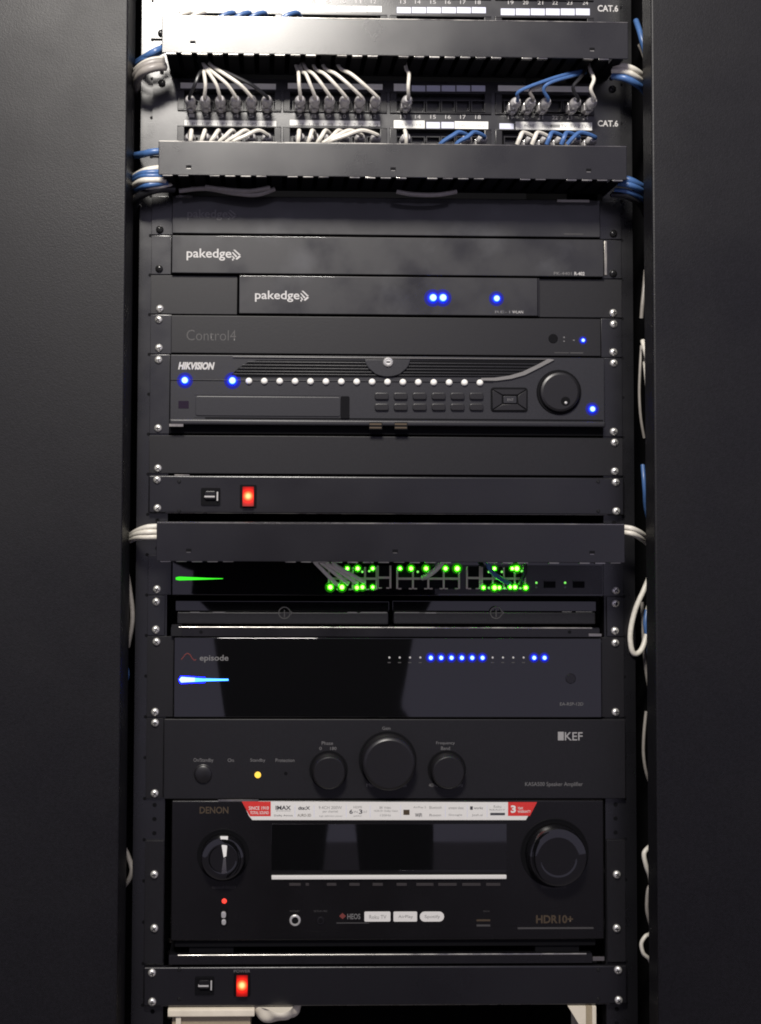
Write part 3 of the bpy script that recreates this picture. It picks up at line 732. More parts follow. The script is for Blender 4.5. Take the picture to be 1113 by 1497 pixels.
for s, b in (('On/Standby', (283, 1108.5, 312, 1115.5)), ('On', (333, 1109, 342, 1114)), ('Standby', (366, 1109, 388, 1115)), ('Protection', (403, 1109, 430.5, 1114)),
             ('Phase', (470.5, 1084, 487, 1089)), ('0', (467, 1092, 470.5, 1096.5)), ('180', (483, 1092, 492, 1096.5)), ('Gain', (559, 1062.5, 571, 1067)),
             ('Frequency', (638, 1084, 665, 1089.5)), ('Band', (645, 1091.5, 658, 1096.5)), ('Min', (536, 1145.5, 547, 1150.5)), ('Max', (585, 1145.5, 595, 1150.5)),
             ('40Hz', (627, 1145.5, 641, 1150.5)), ('140Hz', (664, 1145.5, 677, 1150.5))):
    text(s, b, YK, 'ink_grey', ka)
flat('emblem', [(816, 1070, 824.5, 1082.5)], YK, 'ink_soft', ka)
text('KEF', (826, 1070.5, 852, 1082.5), YK, 'ink_soft', ka, bold=.01)
text('KASA500 Speaker Amplifier', (768, 1143.5, 852.5, 1151), YK, 'ink_grey', ka)
screws_lr(ka, [(11, TOP)]); screws_lr(ka, [(12, BOT)])

# ---- receiver and its shelf
sh2 = thing('rack_shelf', 'deep black rack shelf with tall side brackets under the receiver', 'shelf', (0, -2.6, zn(17)))
for s in (-1, 1):
    zb_ = zn(17) + 1; zt_ = P(560, 1229, -3)[1]
    part('side_bracket', MB().box(s * 222.5, s * 241.3, -3, -.3, zb_, zt_, .5).box(s * 222.5, s * 225, -.3, 200, zb_, zt_), 'matte', sh2)
x0 = P(247, 1400, -6)[0]; x1 = P(866, 1400, -6)[0]; zt = P(560, 1395.5, -6)[1]; zb = P(560, 1409, -6)[1]
part('tray', MB().box(x0, x1, -5.5, 330, zt - 1.6, zt, .3), 'powder', sh2)
part('front_lip', MB().box(x0, x1, -6.6, -5.55, zb, zt - .8, .3), 'satin', sh2)
part('lip_edge_glint', MB().tube([(x0 + 9, -6.2, zt - .2), (x1 - 6, -6.2, zt - .2)], 1.1, 12, 24), 'edge', sh2)
part('lip_screw_tab', MB().pbox((867, 1399), (884, 1405), -7, -5, .2), 'dull_steel', sh2)
for py in (1278.5, 1357):
    for px in (225.7, 901.8): screw(sh2, px, py)
av = thing('receiver', 'large black home cinema receiver with white and red banner sticker', 'receiver', (0, -6, zt))
YA = -10
def zpy(y, Y=YA): return P(560, y, Y)[1]
def xpx(x, Y=YA): return P(x, 1280, Y)[0]
part('front_panel', MB().box(xpx(250), xpx(884), YA, -1, zpy(1375), zpy(1170.5), 1.6, 3), 'avr', av)
part('lower_skirt', MB().box(xpx(256), xpx(872), YA + 4, -1, zpy(1386), zpy(1375.5), .5), 'black', av)
part('chassis', MB().box(-212, 212, -.5, 320, zpy(1386), zpy(1173)), 'inside', av)
for px in (310, 810):
    x, z = P(px, 1391, YA + 20); part('foot', MB().box(x - 22, x + 22, YA + 6, YA + 50, zt + .1, zpy(1386) - .05), 'black', av)
part('top_trim', MB().pbox((319, 1169), (378, 1171.8), YA - .3, YA + .8), 'dull_steel', av)
win = part('display_window', MB().pbox((397, 1205), (741, 1272), YA - .5, YA - .02, .2), 'gloss', av)
part('silver_bar', MB().pbox((397, 1280.5), (741, 1285.5), YA - 2.6, YA - .03, .8), 'sticker', av)
part('thin_bar', MB().pbox((583, 1272.5), (741, 1276), YA - 1.2, YA - .03, .3), 'satin', av)
part('groove', MB().pbox((560, 1355), (757, 1370), YA - .3, YA - .02).pbox((380, 1362), (560, 1370), YA - .3, YA - .02), 'avr', av)
for xa, xb in ((423, 440), (447, 452), (478, 492), (511, 526), (545, 560), (580, 595), (609, 634), (641, 668), (676, 703), (711, 732)):
    part('button', MB().pbox((xa, 1291.5), (xb, 1295.5), YA - 1.0, YA - .03, .3), 'button_dim', av)
def avknob(px, py, rp, dep):
    x, z = P(px, py, YA); r = rp / 1.43
    c = part('knob_recess', MB().lathe(x, z, [(r + .2, YA - .3), (r + 2.2, YA - .6), (r + 2.8, YA)], 56, False).lathe(x, z, [(0, YA - .1), (r + .3, YA - .1), (r + .3, YA)], 40), 'black', av)
    return x, z, r, part('knob', MB().lathe(x, z, [(0, YA - dep + .6), (r * .55, YA - dep + .5), (r * .80, YA - dep), (r * .88, YA - dep + .8), (r * .93, YA - dep + 4), (r * .95, YA - .4)], 56), 'gloss', c), c
x, z, r, kL, cL = avknob(326.5, 1250, 33, 14)
# pointer: chrome inlay tapering downwards, its bright reflection painted white on the upper part
yk = YA - 13.6
part('pointer', MB().prism(Q([(322, 1223), (333.5, 1223), (331, 1252), (327, 1254)][::-1], yk), yk, yk + .6, .2), 'label', kL)
part('pointer_tail', MB().prism(Q([(327, 1255), (330, 1254.5), (332, 1279), (323.5, 1279)][::-1], yk), yk, yk + .6, .2), 'edge', kL)
x, z, r, kR, cR = avknob(811, 1247, 45, 16)
text('SOURCE SELECT', (310, 1296, 345, 1299), YA, 'ink_dim', av); text('MASTER VOLUME', (792, 1295, 828, 1298.5), YA, 'ink_dim', av)
xx, zz = P(328, 1317.5, YA); part('standby_light', MB().lathe(xx, zz, [(0, YA - 1.4), (1.4, YA - 1.2), (2.5, YA)], 16), 'red_led', av)
pb = MB(); prbox(pb, (322, 1328), (333, 1354), YA - 1, YA, 3, .3); pw = part('power_button', pb, 'black', av)
pb = MB(); prbox(pb, (323.5, 1333.5), (330.5, 1343), YA - 3.2, YA - 1, 2, .8); part('button_cap', pb, 'steel', pw)
pb = MB(); prbox(pb, (324, 1344.5), (330.5, 1353), YA - 2.6, YA - 1, 2, .8); part('button_cap', pb, 'steel', pw)
x, z = P(431.5, 1345.5, YA)
jk = part('headphone_jack', MB().lathe(x, z, [(3.3, YA - 1), (3.6, YA - 1.8), (4.8, YA - 1.8), (5.6, YA - 1), (5.6, YA)], 24, False), 'steel', av)
part('jack_hole', MB().lathe(x, z, [(0, YA - .6), (3.4, YA - .6), (3.4, YA)], 20), 'black', jk)
x, z = P(469, 1346, YA); mj = part('microphone_jack', MB().lathe(x, z, [(2.2, YA - .8), (3.4, YA - .8), (3.8, YA)], 20, False), 'satin', av)
for s, b, mm in (('PHONES', (424, 1331, 438, 1333.5), 'ink_dim'), ('SETUP MIC', (459, 1331, 479, 1333.5), 'ink_dim'), ('DENON', (292, 1179.5, 334, 1189.5), 'ink_gold')):
    text(s, b, YA, mm, av, bold=.02 if s == 'DENON' else 0)
hp = [P(*q_, YA - .2) for q_ in ((496, 1339.5), (501, 1335), (506, 1339.5), (501, 1344))]
part('emblem', MB().prism(hp[::-1], YA - .2, YA - .03), 'ink_red', av)
text('HEOS', (508, 1336, 527, 1344), YA, 'ink_grey', av, bold=.02)
flat('print', [(492, 1349, 540, 1350.2)], YA, 'ink_dim', av)
for (a, b, s) in ((533, 571, 'Roku TV'), (575.5, 610, 'AirPlay'), (614, 649.5, 'Spotify')):
    mb = MB(); prbox(mb, (a, 1333), (b, 1347.5), YA - .25, YA - .02, 4.8 if a > 612 else 1.2); st = part('badge_sticker', mb, 'sticker', av)
    text(s, (a + 7, 1338, b - 6, 1343.5), YA - .25, 'ink_mid', st)
for y, c in ((1344.5, 'ink_gold'), (1352, 'ink_dim')): part('usb_contact', MB().pbox((697, y), (717, y + 2.6), YA - .4, YA - .02), c, av)
text('5V/1A', (707, 1331, 716, 1333.5), YA, 'ink_dim', av)
text('HDR10+', (784, 1338, 838, 1350), YA, 'ink_gold', av, bold=.03)
flat('rule', [(757, 1356, 868, 1358.2)], YA, 'ink_dim', av)
# banner sticker
YB = YA - .35
bp = [(355, 1172), (784, 1173), (769, 1199), (369, 1199), (364, 1193)]
ban = part('banner_sticker', MB().prism(Q(bp[::-1], YB), YB, YA - .03), 'sticker', av)
part('red_corner', MB().prism(Q([(353.5, 1171.8), (396, 1172), (396, 1193.5), (365.5, 1193.5)][::-1], YB - .06), YB - .06, YB - .01), 'sticker_red', ban)
part('red_corner', MB().prism(Q([(743, 1172.8), (785.5, 1172.8), (775, 1193), (743, 1193)][::-1], YB - .06), YB - .06, YB - .01), 'sticker_red', ban)
YT = YB - .07
for s, b, mm, bd in (('SINCE 1910', (364, 1179, 393, 1184), 'sticker', .01), ('TOTAL SOUND', (366, 1186, 393, 1190.5), 'sticker', .01), ('3', (747, 1177.5, 754.5, 1188.5), 'sticker', .04),
                     ('YEAR', (757, 1180, 765, 1183.5), 'sticker', .01), ('WARRANTY', (757, 1184.8, 776, 1188.5), 'sticker', .01),
                     ('IMAX', (403, 1178, 425.5, 1184), 'ink_dark', .03), ('ENHANCED', (404, 1184.8, 425, 1186.4), 'ink_mid', 0), ('Dolby Atmos', (401, 1191, 428, 1194.3), 'ink_dark', 0),
                     ('dts:X', (436, 1179, 453.5, 1184), 'ink_dark', .03), ('AURO-3D', (435, 1190, 455, 1194), 'ink_gold', 0), ('9.4CH 200W', (466, 1178.5, 500, 1183), 'ink_mid', 0), ('per channel', (472, 1184.5, 494, 1189), 'ink_mid', 0),
                     ('high definition power', (467, 1192, 501, 1194.8), 'ink_mid', 0), ('HDMI', (517, 1178.5, 529, 1181.8), 'ink_mid', 0), ('6', (511, 1183.5, 516, 1190), 'ink_dark', .02), ('IN', (517.5, 1185.5, 523, 1188.5), 'ink_mid', 0),
                     ('3', (525, 1183.5, 530, 1190), 'ink_dark', .02), ('OUT', (531, 1185.5, 537, 1188.5), 'ink_mid', 0), ('eARC', (517, 1192, 529, 1194), 'ink_mid', 0),
                     ('8K Video', (555, 1179, 572, 1182.5), 'ink_mid', 0), ('HDR10+ Dolby Vision', (547, 1184.2, 582, 1187.8), 'ink_mid', 0), ('120Hz', (556, 1190.5, 571.5, 1193.5), 'ink_mid', 0),
                     ('AirPlay 2', (604.5, 1178.8, 623, 1182.5), 'ink_mid', 0), ('Bluetooth', (628, 1178.6, 646, 1182.5), 'ink_mid', 0), ('WiFi', (607, 1189, 617, 1194.5), 'ink_dark', .02), ('Roon', (628, 1190, 645, 1193.5), 'ink_mid', .01),
                     ('amazon alexa', (656, 1179, 678, 1183), 'ink_mid', 0), ('Google', (656, 1190, 676, 1193.5), 'ink_mid', 0), ('works', (693, 1179.5, 706, 1183), 'ink_dark', 0), ('Josh.ai', (690, 1190, 706, 1194), 'ink_mid', 0),
                     ('Roku', (722, 1177.5, 733, 1181), 'ink_mid', 0), ('READY', (716, 1183, 739, 1185), 'ink_mid', 0)):
    text(s, b, YT if mm == 'sticker' else YB, mm, ban, bold=bd, thick=.1)
flat('print', [(717, 1188.5, 738.5, 1192), (687.5, 1179, 691.5, 1184)], YB, 'ink_dark', ban, t=.1)
flat('print', [(590, 1184, 599, 1191.5)], YB, 'ink_gold', ban, t=.1)
flat('divider', [(x, 1177, x + .8, 1195) for x in (431, 459, 506, 541, 585.5, 651, 683, 712)], YB, 'label_b', ban, t=.06)

# ---- bottom power panel
p2 = power_panel('bottom black power panel with red lit switch, below the receiver', 17, (354, 1440), (299, 1442), True, 1410)
screws_lr(p2, [(17, TOP), (17, BOT)], Y=-7)

# ================================================================== CABLES
ORD = ['first', 'second', 'third', 'fourth', 'fifth', 'sixth']
BLKN = ['leftmost', 'second', 'third', 'rightmost']
def plug_meshes():
    mb = MB(); mb.box(-4.9, 4.9, -13, 0, -4.0, 4.0, .9); mb.box(-2.4, 2.4, -12, -3, -6.2, -4.6, .4)
    a = mb.mesh('plug', 'boot')
    mb = MB(); mb.lathe(0, 0, [(2.4, -30.5), (3.4, -30), (4.8, -27), (5.6, -23), (5.7, -19.5), (4.9, -16), (4.2, -13.1)], 16)
    b = mb.mesh('boot', 'boot')
    return a, b
PLUG, BOOT = plug_meshes()
def patch_cable(px, py, path, m, label, group, r=1.8):
    x, z = P(px, py, -2.6)
    t = thing('patch_cable', label, 'cable', (x, -3, z), group)
    g = at_part('plug', PLUG, t, (x, -3, z)); b = link('boot', BOOT, g)
    mb = MB(); mb.tube([(x, -31, z), (x, -37, z + .4)] + [P3(*q_) for q_ in path], r, 8, 6)
    part('cord', mb, m, t)
    return t
# upper row of the second panel: cords rise into the manager above
gU = 'plugged cables in the upper row of the second patch panel'
ends = [[(296, 100), (297, 101), (299, 99), (300, 96.5), (310, 96.5), (312, 98)], [(436, 103), (442, 104), (448, 101), (462, 101), (476, 100.5), (498, 100)]]
for bi in range(2):
    for k in range(6):
        px = PORT_X[bi][k]; ex, ey = ends[bi][k]
        mm = 'cable_black' if (bi == 0 and k in (0, 5)) else 'cable'
        col = 'black' if mm == 'cable_black' else 'white'
        w_ = .45 if ex < px else .5
        patch_cable(px, 158, [(px + (ex - px) * .28, 134 - 10, -46), (px + (ex - px) * .68, 108, -45), (ex, ey, -38), (ex - 6, 88, -24)], mm,
                    f'{col} cord plugged into {ORD[k]} socket of {BLKN[bi]} block, upper row', gU)
patch_cable(591.5, 158, [(597, 126, -45), (598, 108, -42), (594, 100, -34), (592, 84, -26)], 'cable', 'lone white cord with bulging plug in the third block, upper row', gU)
for k, mm, pth in ((0, 'cable_blue', [(760, 133, -46), (800, 117, -47), (830, 108, -42), (852, 104, -30)]), (1, 'cable_grey', [(776, 132, -43), (798, 122, -42), (835, 110, -38), (850, 106, -26)]),
                   (2, 'cable_blue', [(795, 130, -44), (806, 120, -46), (836, 111, -42), (856, 106, -30)]), (4, 'cable_black', [(838, 128, -44), (848, 114, -44), (854, 106, -36), (858, 98, -26)]),
                   (5, 'cable', [(864, 130, -45), (868.5, 116, -44), (864, 104, -36), (860, 92, -26)])):
    patch_cable(PORT_X[3][k], 161, pth, mm, f'{ {"cable_blue": "blue", "cable_grey": "grey", "cable_black": "black", "cable": "white"}[mm]} cord plugged into {ORD[k]} socket of rightmost block, upper row', gU)
# lower row: cords drop behind the second manager
gL = 'plugged cables in the lower row of the second patch panel'
for bi in range(2):
    for k in range(6):
        px = PORT_X[bi][k]
        lean = [(-2, 0), (-8, 0), (-16, 0), (-26, 0), (-38, 0), (-52, 0)][k][0] * (1 if bi == 0 else (1.0 if k < 4 else 1.35))
        patch_cable(px, 212, [(px + lean * .25, 190.5, -46), (px + lean * .62, 199, -50), (px + lean, 209, -48), (px + lean * 1.1, 222, -40)], 'cable',
                    f'white cord drooping from {ORD[k]} socket of {BLKN[bi]} block, lower row', gL, 2.1)
patch_cable(589.5, 213, [(592, 190, -46), (594, 200, -50), (594, 212, -46)], 'cable', 'lone white cord drooping from the third block, lower row', gL)
patch_cable(677, 214, [(672, 193, -46), (662, 198, -50), (648, 207, -48), (640, 216, -44)], 'cable_blue', 'blue cord drooping from fifth socket of third block, lower row', gL, 2.2)
patch_cable(699, 214, [(694, 193, -46), (684, 200, -50), (670, 208, -48), (664, 218, -44)], 'cable_blue', 'blue cord drooping from sixth socket of third block, lower row', gL, 2.2)
for k, mm in ((1, 'cable'), (2, 'cable'), (3, 'cable_blue'), (4, 'cable_blue'), (5, 'cable_blue')):
    px = PORT_X[3][k]; l = -10 if k != 5 else -22
    patch_cable(px, 215, [(px + l * .3, 193.5, -46), (px + l * .8, 201, -50), (px + l * 1.2, 211, -48)], mm,
                f'{"white" if mm == "cable" else "blue"} cord drooping from {ORD[k]} socket of rightmost block, lower row', gL, 2.2)
# top panel
gT = 'plugged cables in the topmost patch panel'
for i, (px, mm) in enumerate(((281, 'cable'), (302, 'cable'), (345, 'cable_blue'), (368, 'cable_blue'), (390, 'cable_blue'), (438, 'cable_blue'))):
    patch_cable(px, 45, [(px - 4, 18, -46), (px - 18, 22, -50), (px - 30, 30, -48)], mm, f'{"white" if mm == "cable" else "blue"} cord, {ORD[i]} from left, in the topmost patch panel', gT, 2.2)
# switch cords
gS = 'cords plugged into the green lit switch'
for i, (a, b) in enumerate((((461, 822), (490, 852)), ((470, 822), (505, 850)), ((480, 824), (518, 850)), ((490, 826), (529, 849)))):
    t = solo('network_cable', MB().tube([P3(a[0] - 4, a[1] - 8, -36), P3(*a, -30), P3((a[0] * .6 + b[0] * .4), (a[1] * .6 + b[1] * .4), -26), P3(*b, -16), P3(b[0] + 4, b[1] + 2, -8.5)], 2.0, 8, 5), 'cable',
             f'pale cord, {ORD[i]} from left, falling from the lowest manager to the switch', 'cable', P3(*b, -8.5), gS)
solo('network_cable', MB().tube([P3(650, 818, -34), P3(640, 830, -28), P3(628, 840, -20), P3(618, 845, -8.8)], 2.6, 8, 5), 'cable', 'pale cord slanting across the middle port group of the switch', 'cable', P3(618, 845, -8.8), gS)
solo('network_cable', MB().tube([P3(712, 818, -34), P3(718, 834, -26), P3(732, 846, -18), P3(745, 853, -9)], 2.4, 8, 5), 'cable_blue', 'dark blue cord crossing the right port group of the switch', 'cable', P3(745, 853, -9), gS)
solo('network_cable', MB().tube([P3(764, 815, -34), P3(768, 828, -26), P3(766, 842, -18), P3(760, 853, -9)], 2.2, 8, 5), 'cable_black', 'black cord curving down beside the right port group', 'cable', P3(760, 853, -9), gS)
# cables seen inside the second manager from below
gM = 'cables sagging under the second manager'
for i, (pts, mm, l) in enumerate((([(262, 279), (300, 275.5), (340, 282), (375, 284.5), (402, 276)], 'cable_grey', 'grey brown cable sagging lowest under the second manager'),
                                  ([(300, 273), (330, 277), (365, 279), (395, 274)], 'cable_grey', 'shorter grey brown cable sagging under the second manager'),
                                  ([(580, 280), (605, 284), (640, 284.5), (668, 280)], 'cable_grey', 'pale cable peeping under second manager, right of middle'))):
    solo('bundled_cable', MB().tube([P3(x, y, -30 - 3 * i) for x, y in pts], 2.3, 8, 6), mm, l, 'cable', P3(*pts[0], -30 - 3 * i), gM)
part('lower_tab', MB().pbox((815, 291.5), (862, 295.5), -10, -8.5), 'dull_steel', r1)
part('lower_tab', MB().pbox((257, 285), (281, 288.5), -10, -8.5), 'edge', r1)

# side bundles: (points with depth), material, radius, label
gB = 'cables looped between the managers and the cabinet sides'
SIDE = [
 ([(240, 90, -40), (222, 92, -44), (206, 100, -40), (197, 116, -20), (196, 130, 20)], 'cable_grey', 4.2, 'thick grey cable bending down at the left end of the topmost manager'),
 ([(242, 97, -40), (224, 99, -46), (208, 106, -42), (200, 120, -22), (198, 135, 20)], 'cable_grey', 4.2, 'lower thick grey cable at the left end of the topmost manager'),
 ([(240, 85, -36), (222, 87, -40), (208, 93, -34), (194, 106, -10)], 'cable', 2.6, 'thin white cable above the thick grey ones at upper left'),
 ([(238, 70, -30), (228, 74, -36), (214, 82, -30), (202, 90, 0)], 'cable_blue', 3.4, 'short blue cable at the left end of the topmost manager'),
 ([(238, 74, -28), (224, 81, -33), (210, 87, -26), (198, 96, 4)], 'cable_blue', 2.8, 'second short blue cable below its twin at upper left'),
 ([(240, 221, -36), (222, 222, -38), (210, 225, -30), (194, 228, 6)], 'cable_blue', 3.6, 'single blue cable entering the second manager near its top left corner'),
 ([(242, 245, -36), (222, 247, -40), (208, 251, -34), (190, 262, 0)], 'cable', 3.2, 'white cable topmost in the left bundle of the second manager'),
 ([(242, 252, -38), (222, 252, -42), (206, 254, -36), (190, 264, 0)], 'cable_blue', 3.0, 'blue cable topmost in the left bundle of the second manager'),
 ([(242, 257, -38), (222, 257, -42), (206, 258, -36), (190, 268, 0)], 'cable_blue', 3.0, 'blue cable in the middle of the left bundle of second manager'),
 ([(242, 263, -38), (222, 263, -42), (206, 265, -36), (190, 276, 0)], 'cable', 3.2, 'white cable in the middle of the left bundle of second manager'),
 ([(244, 268, -34), (226, 269, -40), (210, 272, -36), (192, 280, 0)], 'cable_blue', 3.0, 'lowest blue cable in the left bundle of second manager'),
 ([(250, 271, -30), (236, 272, -36), (216, 275, -34), (194, 290, 0)], 'cable', 2.6, 'lowest white cable in the left bundle of second manager'),
 ([(255, 276, -28), (228, 277, -34), (204, 288, -24), (192, 310, 10)], 'cable_black', 4.0, 'black cable curving under the left bundle of second manager'),
 ([(236, 770, -36), (216, 771, -38), (200, 777, -26), (186, 786, 4)], 'cable', 3.0, 'uppermost of three white cables at the left end of lowest manager'),
 ([(236, 778, -36), (216, 778, -39), (200, 781, -28), (186, 789, 4)], 'cable', 3.0, 'middle of three white cables at the left end of lowest manager'),
 ([(236, 785, -36), (216, 785, -38), (200, 786, -28), (186, 792, 4)], 'cable', 3.0, 'lowest of three white cables at the left end of lowest manager'),
 ([(186, 836, 10), (189.5, 860, 6), (193.5, 890, 4), (193, 915, 4), (187, 946, 8)], 'cable_grey', 2.4, 'grey cable hanging along the left cabinet edge beside the switch'),
 ([(182, 1240, 8), (189, 1256, 6), (193, 1272, 4), (189, 1286, 6), (181, 1296, 10)], 'cable_grey', 2.6, 'grey cable bulging from the left cabinet edge beside the receiver'),
 ([(178, 968, 6), (184, 976, 2), (185.5, 988, 2), (182, 1002, 6)], 'cable_blue', 2.6, 'short blue cable at the left cabinet edge beside the blue lit amplifier'),
 ([(956, 470, 26), (947, 490, 18), (944, 520, 18), (946, 560, 20), (951, 590, 24)], 'cable_grey', 2.0, 'grey cable behind the white loops right of the recorder'),
 ([(939, 880, 22), (941, 930, 20), (944, 975, 20), (950, 1010, 24)], 'cable_grey', 1.8, 'dim grey cable behind the white loop right of the amplifier'),
 ([(956, 1290, 18), (948, 1300, 12), (946, 1330, 10), (951, 1352, 14)], 'cable_grey', 1.8, 'grey cable between two white ones right of the receiver'),
 ([(898, 96, -36), (916, 97, -44), (932, 104, -40), (944, 117, -18), (950, 132, 10)], 'cable', 3.0, 'upper white cable at the right end of the topmost manager'),
 ([(896, 103, -36), (914, 104, -44), (930, 112, -40), (942, 123, -18), (948, 140, 10)], 'cable', 3.0, 'lower white cable at the right end of the topmost manager'),
 ([(896, 111, -34), (914, 114, -42), (930, 122, -38), (942, 132, -16), (948, 146, 12)], 'cable_blue', 3.4, 'dark blue cable below two white ones at upper right'),
 ([(930, 30, 20), (935, 44, 10), (940, 62, 6), (946, 84, 10), (950, 100, 24)], 'cable_blue', 3.0, 'blue cable standing in the gap at the upper right corner'),
 ([(936, 66, 20), (940, 74, 14), (944, 86, 12), (948, 104, 20)], 'cable_grey', 2.6, 'grey cable beside the blue one at the upper right corner'),
 ([(905, 260, -36), (920, 263, -44), (934, 270, -36), (946, 278, -10), (952, 290, 16)], 'cable_blue', 3.6, 'uppermost bright blue cable at the right end of second manager'),
 ([(905, 267, -36), (920, 270, -44), (934, 276, -36), (945, 284, -10), (951, 296, 16)], 'cable_blue', 3.2, 'middle bright blue cable at the right end of second manager'),
 ([(900, 278, -30), (918, 280, -38), (934, 287, -30), (944, 297, -6), (950, 312, 20)], 'cable_blue', 2.6, 'lowest blue cable curling down at the right end of second manager'),
 ([(896, 284, -28), (914, 286, -36), (930, 294, -28), (940, 304, -6), (946, 320, 20)], 'cable_black', 3.0, 'black cable below the blue ones right of second manager'),
 ([(944, 395, 24), (942, 420, 20), (939.5, 445, 18), (938, 465, 20)], 'cable_grey', 2.0, 'dim grey cable in the right gap beside the routers'),
 ([(940, 498, 8), (943.5, 512, 2), (948, 530, 4), (953, 545, 20)], 'cable', 2.6, 'short white cable loop in the right gap beside the recorder logo row'),
 ([(944, 530, 14), (946, 548, 4), (948, 572, 2), (949.5, 596, 6), (953, 616, 20)], 'cable', 2.9, 'longer white cable in the right gap beside the jog wheel'),
 ([(938, 505, 20), (936, 540, 16), (935, 575, 16), (937, 610, 18), (942, 640, 24)], 'cable_grey', 1.4, 'thin dark grey wire in the right gap beside the recorder'),
 ([(940, 680, 16), (941.5, 700, 10), (943, 720, 10), (944, 740, 16), (948, 760, 24)], 'cable_blue', 2.2, 'pale blue cable in the right gap beside the upper power panel'),
 ([(910, 771, -38), (924, 773, -44), (938, 780, -34), (950, 791, -8)], 'cable', 2.8, 'upper white cable at the right end of lowest manager'),
 ([(910, 778, -38), (924, 780, -44), (936, 786, -34), (948, 795, -8)], 'cable', 2.8, 'lower white cable at the right end of lowest manager'),
 ([(951, 840, 4), (942, 862, 0), (929, 892, -2), (922, 925, -4), (924, 950, -4), (931, 956, -2), (940, 946, 2), (948, 918, 8), (952, 896, 14)], 'cable', 2.7, 'large white cable loop hanging right of the switch and shelf'),
 ([(952, 855, 14), (950, 878, 12), (945, 900, 10), (949, 930, 10), (951, 952, 14)], 'cable', 2.0, 'straight white cable behind the loop right of the shelf'),
 ([(946, 892, 10), (944, 912, 6), (947, 935, 6), (950, 962, 8)], 'cable_blue', 2.4, 'blue cable crossing behind the white loop right of the shelf'),
 ([(945, 1040, 24), (942, 1070, 20), (941, 1100, 20), (944, 1125, 22), (950, 1145, 26)], 'cable_grey', 1.6, 'dim grey cable in the right gap beside the knob amplifier'),
 ([(956, 1232, 16), (950, 1238, 8), (942, 1248, 4), (945, 1266, 4), (951, 1284, 8), (953, 1310, 16)], 'cable', 2.4, 'white cable kinked in the right gap beside the receiver volume knob'),
 ([(958, 1338, 14), (953, 1352, 8), (951, 1365, 6), (944, 1369, 3), (938, 1380, 2), (941, 1394, 2), (950, 1403, 5), (953, 1414, 10)], 'cable', 2.0, 'curly white cable in the right gap beside the lower receiver corner'),
]
for pts, mm, r, l in SIDE:
    q_ = [P3(*a) for a in pts]
    solo('loose_cable', MB().tube(q_, r, 10, 7), mm, l, 'cable', q_[0], gB)

# things standing below the bottom power panel
Yb = -5; zcap = zn(18) - .3
bx = thing('plastic_box', 'cream plastic box behind the rack under the bottom power panel, at left', 'box', P3(315, 1497, Yb))
x0, z1 = P(246, 1462, Yb); x1, z0 = P(371, 1700, Yb); zl = P(300, 1483, Yb)[1]
part('lid', MB().box(x0, x1, Yb - 6, Yb + 120, zl, zcap, 1.2), 'cream', bx)
part('body', MB().box(x0 + 4, x1 - 4, Yb, Yb + 118, z0, zl - .3, 1.5), 'tan', bx)
part('rib', MB().box(x0 + 8, x0 + 13, Yb - 4, Yb - .2, z0, zl - .5, .5), 'cream', bx)
bm_ = MB(); cx_, cz_ = P(405, 1474, Yb)
ico = bmesh.ops.create_icosphere(bm_.bm, subdivisions=4, radius=1.0)
for v in ico['verts']:
    n_ = math.sin(v.co.x * 5 + 1) * math.cos(v.co.z * 4) * .10 + math.sin(v.co.y * 7 + v.co.x * 3) * .05
    k = 1 + n_; v.co = Vector((cx_ + v.co.x * 25 * k, Yb + 18 + v.co.y * 30 * k, min(cz_ + v.co.z * 17 * k, zcap)))
solo('plastic_bag', bm_, 'cloth', 'rumpled off white bag beside the cream box below bottom power panel', 'bag', (cx_, Yb + 10, cz_))
tri = thing('folded_carton', 'cream carton corner with tan stripe at lower right under bottom panel', 'carton', P3(855, 1497, Yb))
x0, z1 = P(830, 1458, Yb); x1, z0 = P(872, 1700, Yb); z1 = zcap
xt = P(855, 1530, Yb)[0]
part('flap', MB().prism([(x0, z1), (P(853, 1508, Yb)[0], P(853, 1508, Yb)[1]), (P(855, 1700, Yb)[0], z0), (P(856, 1500, Yb)[0], z0 + 1), (P(856, 1470, Yb)[0], z1)], Yb - 2, Yb + 2), 'cream', tri)
part('stripe', MB().box(P(856.2, 1458, Yb)[0], P(865, 1458, Yb)[0], Yb - 1, Yb + 2, z0, z1), 'tan', tri)
part('side_wall', MB().box(P(865.2, 1458, Yb)[0], x1, Yb - 3, Yb + 80, z0, z1, .5), 'cream', tri)

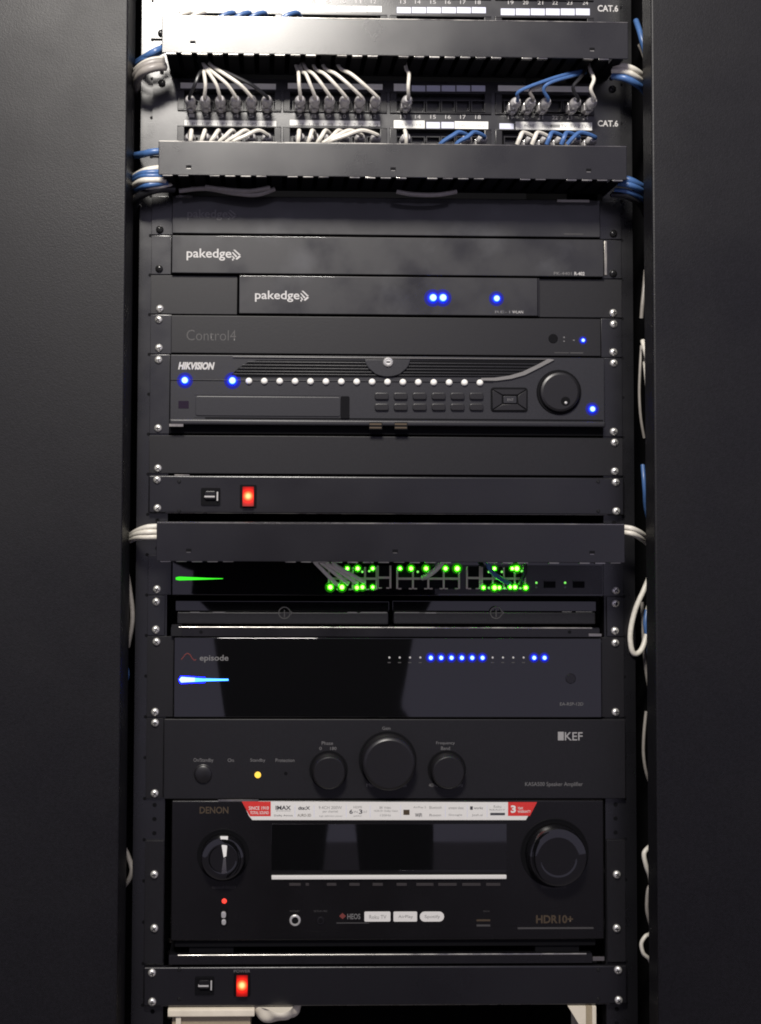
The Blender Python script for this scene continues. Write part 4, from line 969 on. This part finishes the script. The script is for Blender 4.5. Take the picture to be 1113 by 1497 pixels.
# ================================================================== the person holding the phone (seen in the glossy fronts)
M['skin'] = mat('skin', (0.42, 0.26, 0.19), 0.5)
M['shirt'] = mat('black_sweater', (0.003, 0.003, 0.0035), 1.0, spec=.05)
M['trousers'] = mat('dark_trousers', (0.003, 0.003, 0.004), 1.0, spec=.05)
M['hair'] = mat('dark_hair', (0.012, 0.009, 0.007), 0.6)
def photographer():
    cx, y0 = -0.04, -1.53
    V, E_, R_ = [], [], []
    def v(p, r, par=None):
        V.append(p); R_.append(r)
        if par is not None: E_.append((par, len(V) - 1))
        return len(V) - 1
    pel = v((cx + .03, y0, 1.0), (.15, .12))
    b1 = v((cx, y0, 1.10), (.12, .12), pel); b2 = v((cx, y0, 1.28), (.12, .12), b1); b3 = v((cx, y0, 1.40), (.12, .10), b2)
    nk = v((cx, y0 + .015, 1.48), (.058, .058), b3); h1 = v((cx, y0 + .03, 1.56), (.072, .088), nk); h2 = v((cx, y0 + .03, 1.65), (.078, .098), h1); v((cx, y0 + .02, 1.715), (.05, .065), h2)
    v((cx, y0 + .145, 1.575), (.012, .014), h1)
    phx, phy, phz = CAM[0] * MM, -1.215, CAM[2] * MM - .05
    for s in (-1, 1):
        hip = v((cx + .092 + s * .118, y0, .96), (.115, .11), pel); kn = v((cx + .092 + s * .128, y0 + .02, .52), (.085, .08), hip)
        an = v((cx + .09 + s * .12, y0, .10), (.055, .05), kn); v((cx + .09 + s * .13, y0 + .16, .045), (.045, .035), an)
        sh = v((cx + s * .21, y0 + .01, 1.42), (.085, .08), b3); el = v((cx + s * .28, y0 + .06, 1.43), (.07, .07), sh)
        wr = v((phx + s * .075, phy - .06, phz - .06), (.027, .03), el); pa = v((phx + s * .06, phy - .025, phz), (.03, .02), wr)
        for k in range(4):
            f1 = v((phx + s * .058, phy + .006 - .004 * k, phz + .035 - .02 * k), (.0085, .0085), pa)
            v((phx + s * .040, phy + .010, phz + .038 - .02 * k), (.0078, .0078), f1)
        t1 = v((phx + s * .055, phy - .03, phz + .03), (.010, .010), pa); v((phx + s * .034, phy - .024, phz + .048), (.009, .009), t1)
    me = bpy.data.meshes.new('body'); me.from_pydata(V, E_, [])
    o = bpy.data.objects.new('body', me); COL.objects.link(o)
    md = o.modifiers.new('skin', 'SKIN'); o.modifiers.new('sub', 'SUBSURF').render_levels = 2
    o.modifiers['sub'].levels = 2
    for i, sv in enumerate(me.skin_vertices[0].data): sv.radius = R_[i]; sv.use_root = (i == 0)
    bpy.context.view_layer.update()
    m2 = bpy.data.meshes.new_from_object(o.evaluated_get(bpy.context.evaluated_depsgraph_get()))
    bpy.data.objects.remove(o)
    m2.materials.clear()
    for k in ('shirt', 'trousers', 'skin', 'hair'): m2.materials.append(M[k])
    for v_ in m2.vertices:
        if v_.co.y < y0: v_.co.y = y0 + (v_.co.y - y0) * .5
    for p in m2.polygons:
        c = p.center; i = 0
        if c.z < .93: i = 1
        if c.z > 1.46 and c.y < -1.33: i = 2
        if c.y > -1.275: i = 2
        if c.z > 1.66 or (c.z > 1.52 and c.y < y0 + .0): i = 3 if c.z > 1.48 else i
        p.material_index = i; p.use_smooth = True
    t = bpy.data.objects.new('person', None); COL.objects.link(t); t.location = (cx, y0, 0)
    t['label'] = 'person in dark clothes holding a phone, mirrored in the glossy black fronts'; t['category'] = 'person'
    for v_ in m2.vertices: v_.co -= Vector((cx, y0, 0))
    link('body', m2, t)
    jk = MB(); jk.prism([(-200, 900), (190, 900), (176, 1080), (158, 1235), (262, 1310), (250, 1420), (90, 1478), (-120, 1478), (-280, 1420), (-288, 1310), (-196, 1235)], -1405, -1650, 40)
    part('jacket', jk, 'shirt', t)
    ph = MB(); px, pz = CAM[0], CAM[2]
    ph.box(px - 58, px + 18, -1206, -1198, pz - 128, pz + 22, 2.5, 3)
    solo('phone', ph, 'black', 'black phone held upright by the mirrored person', 'phone', (px, -1202, pz - 50))
photographer()
